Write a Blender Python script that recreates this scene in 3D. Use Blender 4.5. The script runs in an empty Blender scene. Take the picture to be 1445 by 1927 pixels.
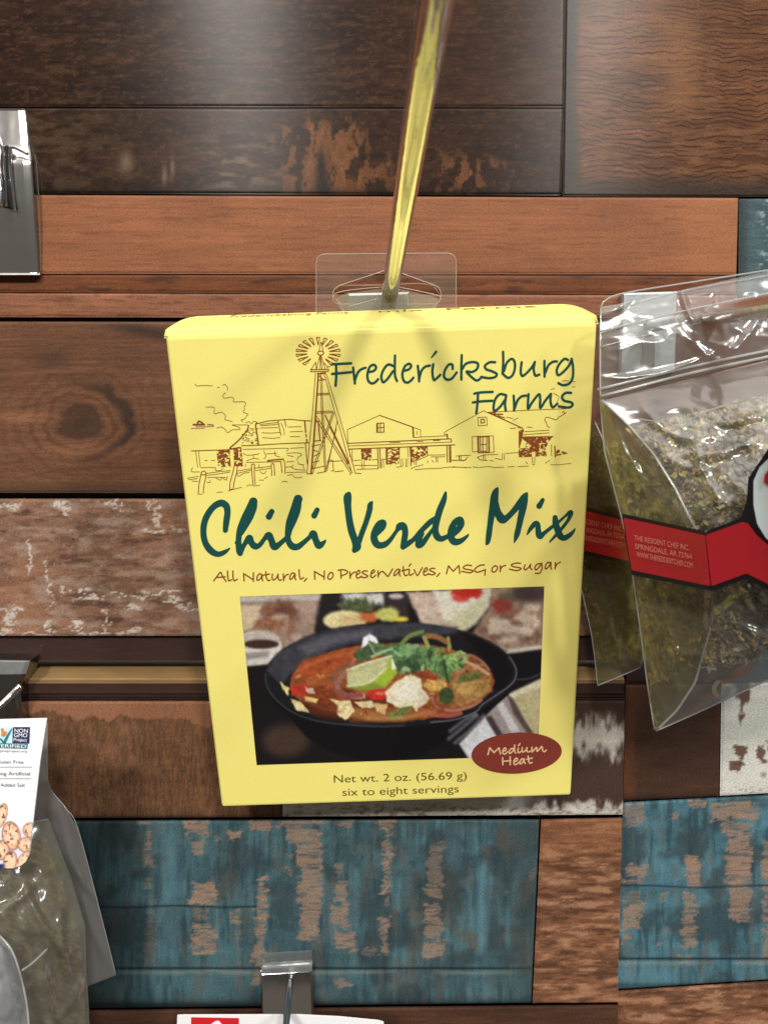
import bpy, math, random
import numpy as np
from mathutils import Matrix, Vector

rng = np.random.default_rng(7)
random.seed(7)
scene = bpy.context.scene
COL = scene.collection

# ------------------------------------------------------------------ camera
FPX, CX, CY = 1450.0, 722.5, 963.5            # focal length and centre in photo pixels (1445 x 1927)
PITCH = math.radians(8.0)
CAM = np.array([0.0, -0.240, 1.30])
cd = bpy.data.cameras.new('camera')
cam = bpy.data.objects.new('camera', cd)
COL.objects.link(cam)
cam.location = CAM
cam.rotation_euler = (math.radians(90) - PITCH, 0, 0)
cd.sensor_fit = 'VERTICAL'
cd.sensor_height = 24.0
cd.lens = 24.0 * FPX / 1927.0
cd.clip_start = 0.005
cd.clip_end = 50
cd.dof.use_dof = True
cd.dof.focus_distance = 0.212
cd.dof.aperture_fstop = 17.0
scene.camera = cam

# ------------------------------------------------------------------ world and lamps
world = bpy.data.worlds.new('World')
scene.world = world
world.use_nodes = True
wn, wl = world.node_tree.nodes, world.node_tree.links
bgn = wn['Background']
tc = wn.new('ShaderNodeTexCoord')
sx = wn.new('ShaderNodeSeparateXYZ')
cr = wn.new('ShaderNodeValToRGB')
mr = wn.new('ShaderNodeMapRange')
mr.inputs[1].default_value = -1
mr.inputs[2].default_value = 1
wl.new(tc.outputs['Generated'], sx.inputs[0])
wl.new(sx.outputs[2], mr.inputs[0])
wl.new(mr.outputs[0], cr.inputs[0])
e = cr.color_ramp.elements
e[0].position = 0.2
e[0].color = (0.15, 0.13, 0.11, 1)
e[1].position = 0.95
e[1].color = (2.6, 2.5, 2.35, 1)
k = cr.color_ramp.elements.new(0.55)
k.color = (0.15, 0.138, 0.125, 1)
k = cr.color_ramp.elements.new(0.82)
k.color = (0.20, 0.19, 0.175, 1)
wl.new(cr.outputs[0], bgn.inputs[0])
bgn.inputs[1].default_value = 0.80


def lamp(name, az, el, dist, size, watts, colour):
    """a ceiling lamp seen from the box under an azimuth and elevation"""
    a, b = math.radians(az), math.radians(el)
    d = Vector((math.sin(a) * math.cos(b), -math.cos(a) * math.cos(b), math.sin(b)))
    l = bpy.data.lights.new(name, 'AREA')
    l.shape = 'DISK'
    l.size = size
    l.energy = watts
    l.color = colour
    o = bpy.data.objects.new(name, l)
    COL.objects.link(o)
    o.location = Vector((0, 0, 1.3)) + d * dist
    o.rotation_euler = (-d).to_track_quat('-Z', 'Y').to_euler()
    return o


lamp('ceiling_lamp', -12, 35, 3.0, 0.27, 48, (1.0, 0.95, 0.88))
lamp('ceiling_lamp', 17, 35, 3.0, 0.24, 42, (1.0, 0.96, 0.9))
lamp('ceiling_lamp', 44, 33, 3.0, 0.30, 30, (0.9, 0.97, 1.0))

scene.view_settings.view_transform = 'Standard'
scene.view_settings.look = 'None'
scene.view_settings.exposure = 0.0
scene.view_settings.gamma = 1.0
scene.view_settings.use_curve_mapping = False
scene.cycles.max_bounces = 10
scene.cycles.transparent_max_bounces = 24
scene.cycles.caustics_reflective = False
scene.cycles.caustics_refractive = False

# ------------------------------------------------------------------ projection helpers
SP, CP = math.sin(PITCH), math.cos(PITCH)
R_CW = np.array([[1, 0, 0], [0, -SP, CP], [0, -CP, -SP]])     # camera (right, down, forward) to world


def ray(u, v):
    d = np.stack([(np.asarray(u, float) - CX) / FPX, (np.asarray(v, float) - CY) / FPX, np.ones_like(np.asarray(u, float))], -1)
    return d @ R_CW.T


def at(u, v, y=0.0):
    """point on the upright plane a distance y from the wall face (negative: towards the shopper)"""
    d = ray(u, v)
    t = (np.asarray(y) - CAM[1]) / d[..., 1]
    return CAM + d * t[..., None]


# pose of the carton's front panel
BW = 0.105
PX4 = np.array([(309, 631), (1122, 604), (1074, 1497), (417, 1519)], float)
A = []
for (x, y), (u, v) in zip([(0, 1), (1, 1), (1, 0), (0, 0)], PX4):
    u = (u - CX) / FPX
    v = (v - CY) / FPX
    A.append([x, y, 1, 0, 0, 0, -u * x, -u * y, -u])
    A.append([0, 0, 0, x, y, 1, -v * x, -v * y, -v])
Hm = np.linalg.svd(np.array(A))[2][-1].reshape(3, 3)
if Hm[2, 2] < 0:
    Hm = -Hm
s_ = BW / np.linalg.norm(Hm[:, 0])
ex = Hm[:, 0] / np.linalg.norm(Hm[:, 0])
ey = Hm[:, 1] - ex * (Hm[:, 1] @ ex)
BH = s_ * np.linalg.norm(ey)
ey = ey / np.linalg.norm(ey)
ez = np.cross(ex, ey)
B_O = CAM + R_CW @ (s_ * Hm[:, 2])
B_R = R_CW @ np.stack([ex, ey, ez], 1)                         # columns: local axes in world


def boxat(u, v, z=0.0):
    """photo pixel to the carton's own axes, on the plane z above its front panel"""
    d = ray(u, v) @ B_R
    o = (CAM - B_O) @ B_R
    t = (z - o[2]) / d[..., 2]
    p = o + d * t[..., None]
    p[..., 2] = z
    return p


def box_to_px(p):
    w = np.asarray(p) @ B_R.T + B_O - CAM
    c = w @ R_CW
    return CX + FPX * c[..., 0] / c[..., 2], CY + FPX * c[..., 1] / c[..., 2]


# ------------------------------------------------------------------ noise
_T = rng.random((256, 256))


def vnoise(x, y, seed=0):
    x = np.asarray(x, float) + seed * 17.31
    y = np.asarray(y, float) + seed * 9.77
    xi = np.floor(x).astype(int)
    yi = np.floor(y).astype(int)
    fx = x - xi
    fy = y - yi
    fx = fx * fx * (3 - 2 * fx)
    fy = fy * fy * (3 - 2 * fy)
    a = _T[xi % 256, yi % 256]
    b = _T[(xi + 1) % 256, yi % 256]
    c = _T[xi % 256, (yi + 1) % 256]
    d = _T[(xi + 1) % 256, (yi + 1) % 256]
    return (a * (1 - fx) + b * fx) * (1 - fy) + (c * (1 - fx) + d * fx) * fy


def fbm(x, y, seed=0, oct=4):
    s = 0
    w = 1.0
    t = 0
    for i in range(oct):
        s = s + w * vnoise(x * 2 ** i, y * 2 ** i, seed + i * 3)
        t += w
        w *= 0.55
    return s / t


def lin(c):
    c = np.asarray(c, float) / 255.0
    return np.where(c <= 0.04045, c / 12.92, ((c + 0.055) / 1.055) ** 2.4)


def L4(c, k=1.0):
    r = np.clip(lin(c) / k, 0, 0.95)
    return (float(r[0]), float(r[1]), float(r[2]), 1)


def sm(a, b, x):
    t = np.clip((x - a) / (b - a), 0, 1)
    return t * t * (3 - 2 * t)


# ------------------------------------------------------------------ materials
def mat(name, col=(0.5, 0.5, 0.5, 1), rough=0.5, metal=0.0, spec=0.5, attr=False, bump=None, grain=None, coat=0.0, aniso=0.0):
    m = bpy.data.materials.new(name)
    m.use_nodes = True
    n, l = m.node_tree.nodes, m.node_tree.links
    p = n['Principled BSDF']
    p.inputs['Base Color'].default_value = col
    p.inputs['Roughness'].default_value = rough
    p.inputs['Metallic'].default_value = metal
    p.inputs['Specular IOR Level'].default_value = spec
    p.inputs['Coat Weight'].default_value = coat
    if aniso:                                  # brushed along the grain: lamps smear into upright streaks
        p.inputs['Anisotropic'].default_value = aniso
        tg = n.new('ShaderNodeCombineXYZ')
        tg.inputs[2].default_value = 1.0
        l.new(tg.outputs[0], p.inputs['Tangent'])
    src = None
    if attr:
        a = n.new('ShaderNodeAttribute')
        a.attribute_name = 'Col'
        src = a.outputs['Color']
    tcn = n.new('ShaderNodeTexCoord')
    if grain:
        scale, amp = grain
        mp = n.new('ShaderNodeMapping')
        mp.inputs['Scale'].default_value = scale
        l.new(tcn.outputs['Object'], mp.inputs[0])
        nz = n.new('ShaderNodeTexNoise')
        nz.inputs['Scale'].default_value = 1.0
        nz.inputs['Detail'].default_value = 4
        l.new(mp.outputs[0], nz.inputs['Vector'])
        r2 = n.new('ShaderNodeMapRange')
        r2.inputs[1].default_value = 0.25
        r2.inputs[2].default_value = 0.75
        r2.inputs[3].default_value = 1 - amp
        r2.inputs[4].default_value = 1 + amp
        l.new(nz.outputs[0], r2.inputs[0])
        mx = n.new('ShaderNodeVectorMath')
        mx.operation = 'SCALE'
        if src is not None:
            l.new(src, mx.inputs[0])
        else:
            mx.inputs[0].default_value = col[:3]
        l.new(r2.outputs[0], mx.inputs['Scale'])
        src = mx.outputs[0]
    if src is not None:
        l.new(src, p.inputs['Base Color'])
    if bump:
        scale, strength, dist = bump
        mp = n.new('ShaderNodeMapping')
        mp.inputs['Scale'].default_value = scale
        l.new(tcn.outputs['Object'], mp.inputs[0])
        nz = n.new('ShaderNodeTexNoise')
        nz.inputs['Scale'].default_value = 1.0
        nz.inputs['Detail'].default_value = 3
        l.new(mp.outputs[0], nz.inputs['Vector'])
        b = n.new('ShaderNodeBump')
        b.inputs['Strength'].default_value = strength
        b.inputs['Distance'].default_value = dist
        l.new(nz.outputs[0], b.inputs['Height'])
        l.new(b.outputs[0], p.inputs['Normal'])
    return m


def film(name, haze=0.06, haze_col=(0.7, 0.7, 0.7, 1), tint=(0.97, 0.97, 0.97, 1), rough=0.06, bump=None, gloss=1.0):
    """thin clear plastic: see-through, a little milky, mirror-like at grazing angles"""
    m = bpy.data.materials.new(name)
    m.use_nodes = True
    n, l = m.node_tree.nodes, m.node_tree.links
    n.remove(n['Principled BSDF'])
    out = n['Material Output']
    tr = n.new('ShaderNodeBsdfTransparent')
    tr.inputs[0].default_value = tint
    df = n.new('ShaderNodeBsdfDiffuse')
    df.inputs[0].default_value = haze_col
    tl = n.new('ShaderNodeBsdfTranslucent')
    tl.inputs[0].default_value = haze_col
    gl = n.new('ShaderNodeBsdfGlossy')
    gl.inputs['Roughness'].default_value = rough
    a = n.new('ShaderNodeMixShader')
    a.inputs[0].default_value = 0.4
    l.new(df.outputs[0], a.inputs[1])
    l.new(tl.outputs[0], a.inputs[2])
    b = n.new('ShaderNodeMixShader')
    b.inputs[0].default_value = haze
    l.new(tr.outputs[0], b.inputs[1])
    l.new(a.outputs[0], b.inputs[2])
    fr = n.new('ShaderNodeFresnel')
    ge = n.new('ShaderNodeNewGeometry')
    io = n.new('ShaderNodeMapRange')           # the same reflection from either side of the sheet
    io.inputs[3].default_value = 1.5
    io.inputs[4].default_value = 1 / 1.5
    l.new(ge.outputs['Backfacing'], io.inputs[0])
    l.new(io.outputs[0], fr.inputs[0])
    mu = n.new('ShaderNodeMath')
    mu.operation = 'MULTIPLY'
    mu.inputs[1].default_value = gloss
    mu.use_clamp = True
    l.new(fr.outputs[0], mu.inputs[0])
    c = n.new('ShaderNodeMixShader')
    l.new(mu.outputs[0], c.inputs[0])
    l.new(b.outputs[0], c.inputs[1])
    l.new(gl.outputs[0], c.inputs[2])
    l.new(c.outputs[0], out.inputs[0])
    if bump:
        scale, strength, dist = bump
        tcn = n.new('ShaderNodeTexCoord')
        nz = n.new('ShaderNodeTexNoise')
        nz.inputs['Scale'].default_value = scale
        nz.inputs['Detail'].default_value = 3
        nz.inputs['Distortion'].default_value = 0.6
        l.new(tcn.outputs['Object'], nz.inputs['Vector'])
        bp = n.new('ShaderNodeBump')
        bp.inputs['Strength'].default_value = strength
        bp.inputs['Distance'].default_value = dist
        l.new(nz.outputs[0], bp.inputs['Height'])
        l.new(bp.outputs[0], gl.inputs['Normal'])
        l.new(bp.outputs[0], fr.inputs['Normal'])
    return m


# ------------------------------------------------------------------ objects
def tag(o, label=None, cat=None, group=None, kind=None):
    if label:
        o['label'] = label
    if cat:
        o['category'] = cat
    if group:
        o['group'] = group
    if kind:
        o['kind'] = kind
    return o


def thing(name, label, cat, loc, group=None):
    o = bpy.data.objects.new(name, None)
    o.empty_display_size = 0.01
    COL.objects.link(o)
    o.location = loc
    return tag(o, label, cat, group)


def mesh_obj(name, V, F, m, parent=None, local=False, colour=None, smooth=False, label=None):
    """V, F in world axes (or in the parent's own axes with local=True)"""
    V = np.asarray(V, float).reshape(-1, 3)
    if parent is not None and not local:
        V = V - np.array(parent.location)
    me = bpy.data.meshes.new(name)
    if isinstance(F, np.ndarray):
        me.vertices.add(len(V))
        me.vertices.foreach_set('co', V.ravel())
        k = F.shape[1]
        me.loops.add(F.size)
        me.loops.foreach_set('vertex_index', F.ravel().astype(np.int32))
        me.polygons.add(len(F))
        me.polygons.foreach_set('loop_start', np.arange(0, F.size, k, dtype=np.int32))
        me.update(calc_edges=True)
    else:
        me.from_pydata([tuple(v) for v in V], [], [tuple(f) for f in F])
        me.update()
    if colour is not None:
        ca = me.color_attributes.new('Col', 'FLOAT_COLOR', 'POINT')
        c4 = np.ones((len(V), 4))
        c4[:, :3] = colour
        ca.data.foreach_set('color', c4.ravel())
    if smooth:
        me.polygons.foreach_set('use_smooth', np.ones(len(me.polygons), bool))
    me.materials.append(m)
    me.validate()
    o = bpy.data.objects.new(name, me)
    COL.objects.link(o)
    if parent is not None:
        o.parent = parent
    if label:
        o['label'] = label
    return o


class MB:
    def __init__(s):
        s.V = []
        s.F = []

    def add(s, V, F):
        b = len(s.V)
        s.V += [tuple(map(float, v)) for v in V]
        s.F += [tuple(int(i) + b for i in f) for f in F]
        return s

    def prism(s, front, back):
        n = len(front)
        F = [tuple(range(n)), tuple(range(2 * n - 1, n - 1, -1))]
        F += [(i, i + n, (i + 1) % n + n, (i + 1) % n) for i in range(n)]
        return s.add(list(front) + list(back), F)

    def tube(s, P, r, n=12, cap=True):
        P = np.asarray(P, float)
        m = len(P)
        r = np.broadcast_to(r, (m,))
        T = np.gradient(P, axis=0)
        T /= np.linalg.norm(T, axis=1)[:, None] + 1e-12
        up = np.array([0, 0, 1.0]) if abs(T[0][2]) < 0.9 else np.array([1.0, 0, 0])
        a = np.cross(T[0], up)
        a /= np.linalg.norm(a)
        V = []
        for i in range(m):
            a = a - T[i] * (a @ T[i])
            a /= np.linalg.norm(a)
            b = np.cross(T[i], a)
            for k in range(n):
                t = 2 * math.pi * k / n
                V.append(P[i] + r[i] * (a * math.cos(t) + b * math.sin(t)))
        F = [(i * n + k, i * n + (k + 1) % n, (i + 1) * n + (k + 1) % n, (i + 1) * n + k) for i in range(m - 1) for k in range(n)]
        if cap:
            F += [tuple(range(n - 1, -1, -1)), tuple(range((m - 1) * n, m * n))]
        return s.add(V, F)

    def build(s, name, m, parent=None, local=False, smooth=False, label=None):
        return mesh_obj(name, s.V, s.F, m, parent, local, smooth=smooth, label=label)


def grid_faces(nu, nv, off=0):
    i = np.arange(nv - 1)[:, None] * nu + np.arange(nu - 1)[None, :]
    return np.stack([i, i + nu, i + nu + 1, i + 1], -1).reshape(-1, 4) + off


def resample(P, n):
    P = np.asarray(P, float)
    d = np.r_[0, np.cumsum(np.linalg.norm(np.diff(P, axis=0), axis=1))]
    t = np.linspace(0, d[-1], n)
    return np.stack([np.interp(t, d, P[:, k]) for k in range(P.shape[1])], 1)


def catmull(P, sub=6):
    P = np.asarray(P, float)
    if len(P) < 3:
        return P
    Q = np.vstack([2 * P[0] - P[1], P, 2 * P[-1] - P[-2]])
    out = []
    for i in range(1, len(Q) - 2):
        p0, p1, p2, p3 = Q[i - 1], Q[i], Q[i + 1], Q[i + 2]
        for t in np.arange(sub) / sub:
            out.append(0.5 * (2 * p1 + (p2 - p0) * t + (2 * p0 - 5 * p1 + 4 * p2 - p3) * t * t + (3 * p1 - p0 - 3 * p2 + p3) * t ** 3))
    out.append(P[-1])
    return np.array(out)


def poly_sd(U, V, P):
    """signed distance (px) to a polygon, negative inside"""
    P = np.asarray(P, float)
    d = np.full(U.shape, 1e9)
    ins = np.zeros(U.shape, bool)
    n = len(P)
    for i in range(n):
        a, b = P[i], P[(i + 1) % n]
        e = b - a
        t = np.clip(((U - a[0]) * e[0] + (V - a[1]) * e[1]) / (e @ e + 1e-12), 0, 1)
        d = np.minimum(d, np.hypot(U - a[0] - e[0] * t, V - a[1] - e[1] * t))
        c = ((a[1] > V) != (b[1] > V))
        with np.errstate(divide='ignore', invalid='ignore'):
            xi = a[0] + (V - a[1]) * e[0] / (e[1] if abs(e[1]) > 1e-12 else 1e-12)
        ins ^= c & (U < xi)
    return np.where(ins, -d, d)


# ------------------------------------------------------------------ ink: strokes in, one flat outlined mesh out
class Ink:
    def __init__(s, u0, v0, u1, v1, h=0.5):
        s.u0, s.v0, s.h = u0, v0, h
        s.nu = int((u1 - u0) / h) + 1
        s.nv = int((v1 - v0) / h) + 1
        s.D = np.full((s.nv, s.nu), 9.0)

    def win(s, P, pad):
        P = np.asarray(P)
        a = max(0, int((P[:, 0].min() - pad - s.u0) / s.h))
        b = min(s.nu, int((P[:, 0].max() + pad - s.u0) / s.h) + 2)
        c = max(0, int((P[:, 1].min() - pad - s.v0) / s.h))
        d = min(s.nv, int((P[:, 1].max() + pad - s.v0) / s.h) + 2)
        if a >= b or c >= d:
            return None
        U, V = np.meshgrid(s.u0 + np.arange(a, b) * s.h, s.v0 + np.arange(c, d) * s.h)
        return (slice(c, d), slice(a, b)), U, V

    def stroke(s, P, r, smooth=True):
        P = np.asarray(P, float)
        if P.shape[1] == 2:
            P = np.c_[P, np.full(len(P), r)]
        if smooth:
            P = catmull(P)
        for a, b in zip(P[:-1], P[1:]):
            w = s.win(np.stack([a, b]), max(a[2], b[2]) + 2)
            if w is None:
                continue
            sl, U, V = w
            e = b[:2] - a[:2]
            t = np.clip(((U - a[0]) * e[0] + (V - a[1]) * e[1]) / (e @ e + 1e-9), 0, 1)
            d = np.hypot(U - a[0] - e[0] * t, V - a[1] - e[1] * t) - (a[2] + (b[2] - a[2]) * t)
            s.D[sl] = np.minimum(s.D[sl], d)

    def fill(s, P, hatch=None, seed=0):
        w = s.win(P, 3)
        sl, U, V = w
        d = poly_sd(U, V, P)
        if hatch is not None:
            nz = fbm(U / 3.6, V / 2.6, seed, 3) - hatch
            d = np.maximum(d, nz * 7)
        s.D[sl] = np.minimum(s.D[sl], d)

    def mesh(s, name, m, parent, conv, run=100000):
        D = s.D
        ins = D < 0
        c00, c10, c11, c01 = ins[:-1, :-1], ins[:-1, 1:], ins[1:, 1:], ins[1:, :-1]
        cnt = c00.astype(int) + c10 + c11 + c01
        V = []
        F = []
        full = cnt == 4
        for r in range(full.shape[0]):
            row = full[r]
            if not row.any():
                continue
            ch = np.flatnonzero(np.diff(np.r_[0, row.astype(np.int8), 0]))
            for a0, b0 in zip(ch[::2], ch[1::2]):
                for a in range(a0, b0, run):
                    b = min(a + run, b0)
                    q = len(V)
                    V += [(a, r), (b, r), (b, r + 1), (a, r + 1)]
                    F.append((q, q + 1, q + 2, q + 3))
        for r, c in zip(*np.nonzero((cnt > 0) & (cnt < 4))):
            cs = [(c, r), (c + 1, r), (c + 1, r + 1), (c, r + 1)]
            vs = [D[y, x] for x, y in cs]
            pts = []
            for i in range(4):
                a, b = vs[i], vs[(i + 1) % 4]
                if a < 0:
                    pts.append(cs[i])
                if (a < 0) != (b < 0):
                    t = a / (a - b)
                    pts.append((cs[i][0] + (cs[(i + 1) % 4][0] - cs[i][0]) * t, cs[i][1] + (cs[(i + 1) % 4][1] - cs[i][1]) * t))
            if len(pts) >= 3:
                q = len(V)
                V += pts
                F.append(tuple(range(q, q + len(pts))))
        V = np.array(V, float)
        P3 = conv(s.u0 + V[:, 0] * s.h, s.v0 + V[:, 1] * s.h)
        F = [f[::-1] for f in F]
        return mesh_obj(name, P3, F, m, parent, local=True)


def text_verts(txt):
    c = bpy.data.curves.new('t', 'FONT')
    c.body = txt
    c.size = 1.0
    o = bpy.data.objects.new('t', c)
    COL.objects.link(o)
    bpy.context.view_layer.update()
    me = bpy.data.meshes.new_from_object(o.evaluated_get(bpy.context.evaluated_depsgraph_get()))
    V = np.array([v.co[:] for v in me.vertices])
    F = [tuple(p.vertices) for p in me.polygons]
    bpy.data.objects.remove(o)
    bpy.data.curves.remove(c)
    bpy.data.meshes.remove(me)
    return V, F


def text_on(mb, txt, p0, p1, cap, conv, up=None):
    """write txt between the pixels p0 and p1 (its baseline), capitals cap pixels tall"""
    V, F = text_verts(txt)
    x0, x1 = V[:, 0].min(), V[:, 0].max()
    p0 = np.array(p0, float)
    p1 = np.array(p1, float)
    e = p1 - p0
    n = np.array([e[1], -e[0]]) / np.linalg.norm(e) if up is None else np.array(up, float)
    t = (V[:, 0] - x0) / (x1 - x0)
    q = p0 + t[:, None] * e + (V[:, 1] / 0.729)[:, None] * cap * n
    mb.add(conv(q[:, 0], q[:, 1]), F)


def T(x0, y0, k):
    return lambda pts: [(x0 + p[0] * k, y0 + p[1] * k) + ((p[2] * k,) if len(p) > 2 else ()) for p in pts]


#=STRUCTURE
KW = 0.98                                  # light falling on the wall, for turning seen colours into paint colours


def rrect(U, V, b, seed, rag=5.0):
    """ragged brush patch: 1 inside"""
    u0, v0, u1, v1 = b
    cu, cv = (u0 + u1) / 2, (v0 + v1) / 2
    dx = np.abs(U - cu) - (u1 - u0) / 2
    dy = np.abs(V - cv) - (v1 - v0) / 2
    d = np.where((dx > 0) & (dy > 0), np.hypot(np.maximum(dx, 0), np.maximum(dy, 0)), np.maximum(dx, dy))
    d = d + 2.0 + (fbm(U / 30, V / 34, seed + 80, 2) - 0.5) * 2.4 * rag + (fbm(U / 14, V / 6, seed, 3) - 0.5) * 2.6 * rag + (fbm(U / 5, V / 2.2, seed + 40, 2) - 0.5) * rag
    return sm(2.2, -2.2, d)


def mixc(a, b, t):
    t = np.asarray(t)[..., None]
    return a * (1 - t) + np.asarray(b, float) * t


def base(U, V, c, seed, gu=90, gv=3.2, amp=22, blot=14):
    g = fbm(U / gu, V / gv, seed, 4) - 0.5
    b = fbm(U / 130, V / 45, seed + 11, 3) - 0.5
    f = fbm(U / 16, V / 1.6, seed + 23, 2) - 0.5
    c = np.asarray(c, float)
    k = (g * amp * 2 + b * blot * 2 + f * amp * 0.8) / 90.0
    return c[None, None] * (1 + k[..., None])


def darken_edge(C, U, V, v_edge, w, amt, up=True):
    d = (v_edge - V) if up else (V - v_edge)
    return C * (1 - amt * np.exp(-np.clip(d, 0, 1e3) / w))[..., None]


def p_espresso_top(U, V):
    C = base(U, V, (44, 30, 23), 1, 160, 5, 16, 16)
    lt = fbm(U / 26, V / 8, 3, 5)
    C = mixc(C, (74, 52, 38), sm(0.45, 0.75, lt) * 0.7)
    C = mixc(C, (30, 20, 16), sm(0.48, 0.30, fbm(U / 50, V / 6, 16, 4)) * 0.7)
    C = mixc(C, (92, 66, 48), sm(0.60, 0.74, fbm(U / 9, V / 3.5, 17, 3)) * 0.45)
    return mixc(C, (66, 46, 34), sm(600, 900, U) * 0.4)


def p_espresso_low(U, V):
    C = base(U, V, (50, 35, 27), 5, 120, 5, 18, 16)
    C = mixc(C, (76, 62, 48), sm(0.40, 0.66, fbm(U / 34, V / 14, 8, 5)) * sm(330, 60, U) * 0.75)
    C = mixc(C, (86, 60, 44), sm(0.58, 0.72, fbm(U / 9, V / 4, 18, 3)) * 0.45)
    C = mixc(C, (32, 24, 20), sm(0.45, 0.30, fbm(U / 18, V / 9, 19, 4)) * 0.6)
    C = mixc(C, (104, 88, 74), sm(0.45, 0.7, fbm(U / 30, V / 8, 9, 3)) * np.exp(-((U - 440) / 90) ** 2) * sm(215, 300, V) * 0.75)
    peel = np.exp(-((U - 605) / 95) ** 4) * sm(205, 240, V) + np.exp(-((U - 880) / 90) ** 2) * sm(250, 320, V) * 0.9 + np.exp(-((U - 740) / 70) ** 2) * sm(250, 330, V) * 0.6
    pm = sm(0.42, 0.54, fbm(U / 13, V / 22, 12, 5) * (0.55 + 0.5 * peel)) * np.clip(peel, 0, 1)
    C = mixc(C, (126, 84, 54) * np.ones_like(C) * (0.8 + 0.5 * fbm(U / 7, V / 12, 14, 3))[..., None], pm * 0.62)
    dk = np.exp(-((U - 608 - (V - 360) * 0.05) / (4 + (V - 275) * 0.14).clip(3, 20)) ** 2) * sm(265, 300, V)
    C = mixc(C, (36, 28, 26), dk * 0.9)
    for (a, b, w) in ((310, 345, 5), (325, 330, 4), (238, 320, 14)):
        C = mixc(C, (120, 104, 88), np.exp(-((U - a) / w) ** 2) * np.exp(-((V - b + 15) / 22) ** 2) * 0.7)
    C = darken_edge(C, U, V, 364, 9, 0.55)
    return C


def p_brown_rough(U, V):
    C = base(U, V, (92, 62, 44), 21, 140, 6, 14, 22)
    w = V / 9.4 + (fbm(U / 90, V / 110, 25, 3) - 0.5) * 4.5 - U * 0.006 + (fbm(U / 16, V / 60, 26, 2) - 0.5) * 0.9
    ln = np.abs((w % 1.0) - 0.5) * 2
    br = fbm(U / 48, V / 6.0, 27, 4)
    C = mixc(C, (38, 27, 22), sm(0.62, 0.94, ln) * sm(0.34, 0.52, br) * 0.92)
    w2 = V / 6.1 + (fbm(U / 40, V / 90, 28, 4) - 0.5) * 6 - U * 0.01
    C = mixc(C, (46, 33, 26), sm(0.8, 1.0, np.abs((w2 % 1) - 0.5) * 2) * sm(0.5, 0.66, fbm(U / 30, V / 9, 29, 3)) * 0.7)
    C = mixc(C, (128, 92, 64), sm(0.52, 0.72, fbm(U / 34, V / 5, 31, 3)) * 0.45)
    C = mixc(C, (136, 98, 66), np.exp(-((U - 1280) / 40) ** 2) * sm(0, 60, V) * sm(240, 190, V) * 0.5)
    C = mixc(C, (46, 42, 42), sm(1098, 1072, U + (fbm(V / 30, U / 30, 33, 2) - 0.5) * 16) * 0.85)
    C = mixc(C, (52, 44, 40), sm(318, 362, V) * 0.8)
    return C


def p_orange(U, V):
    C = base(U, V, (146, 88, 56), 41, 200, 3.4, 9, 9)
    C = mixc(C, (110, 64, 40), sm(0.6, 0.75, fbm(U / 50, V / 2.6, 44, 3)) * 0.45)
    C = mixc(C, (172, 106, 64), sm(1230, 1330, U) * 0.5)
    C = mixc(C, (128, 78, 52), np.exp(-((U - 1160) / 60) ** 2) * 0.35)
    return C


def p_bead(U, V):
    C = base(U, V, (112, 62, 34), 47, 140, 3, 14, 12)
    return mixc(C, (70, 40, 26), sm(0.55, 0.75, fbm(U / 60, V / 8, 48, 3)) * 0.7)


def p_peach(U, V):
    C = base(U, V, (138, 86, 60), 51, 130, 3, 12, 12)
    return mixc(C, (100, 58, 38), sm(0.55, 0.72, fbm(U / 40, V / 2.4, 54, 3)) * 0.6)


def p_teal_dark(U, V):
    C = base(U, V, (62, 84, 90), 61, 40, 8, 18, 16)
    C = mixc(C, (150, 168, 172), sm(0.58, 0.72, fbm(U / 18, V / 4.5, 63, 3)) * sm(1415, 1435, U) * sm(590, 520, V) * 0.7)
    return mixc(C, (46, 54, 56), sm(1415, 1395, U) * 0.8)


def p_knot(U, V):
    kx, ky = 150.0, 795.0
    R = np.hypot((U - kx) / 1.12, (V - ky) * 1.12) + (fbm(U / 40, V / 26, 70, 4) - 0.5) * 34
    inf = np.exp(-(R / 120) ** 2)
    C = base(U, V, (108, 70, 48), 71, 150, 3.6, 15, 12)
    ring = 0.5 + 0.5 * np.sin(R / 3.9)
    C = mixc(C, (72, 44, 30), inf * sm(0.45, 1, ring) * 0.55)
    C = mixc(C, (58, 42, 34), sm(52, 20, R) * 0.72)
    C = mixc(C, (52, 40, 34), np.exp(-((R - 78) / 9) ** 2) * sm(140, 215, U) * 0.8)
    C = mixc(C, (66, 48, 38), np.exp(-((U - 95) / 34) ** 2 - ((V - 675) / 16) ** 2) * 0.55)
    C = mixc(C, (160, 106, 74), np.exp(-((U - 40) / 60) ** 2 - ((V - 785) / 12) ** 2) * 0.6)
    C = mixc(C, (148, 96, 66), np.exp(-((U - 165) / 70) ** 2 - ((V - 846) / 16) ** 2) * 0.4)
    C = mixc(C, (48, 36, 32), np.exp(-((V - (612 + (U - 200) * 0.16)) / 13) ** 2) * sm(170, 270, U) * sm(560, 330, U) * 0.75)
    fl = np.abs(((V / 9.5 + (fbm(U / 120, V / 40, 78, 3) - .5) * 4.5) % 1) - .5) * 2
    C = mixc(C, (70, 46, 34), sm(0.7, 1, fl) * 0.35)
    C = mixc(C, (66, 50, 42), sm(900, 926, V) * 0.5)
    return mixc(C, (88, 60, 46), sm(1050, 1150, U) * 0.5)


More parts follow.
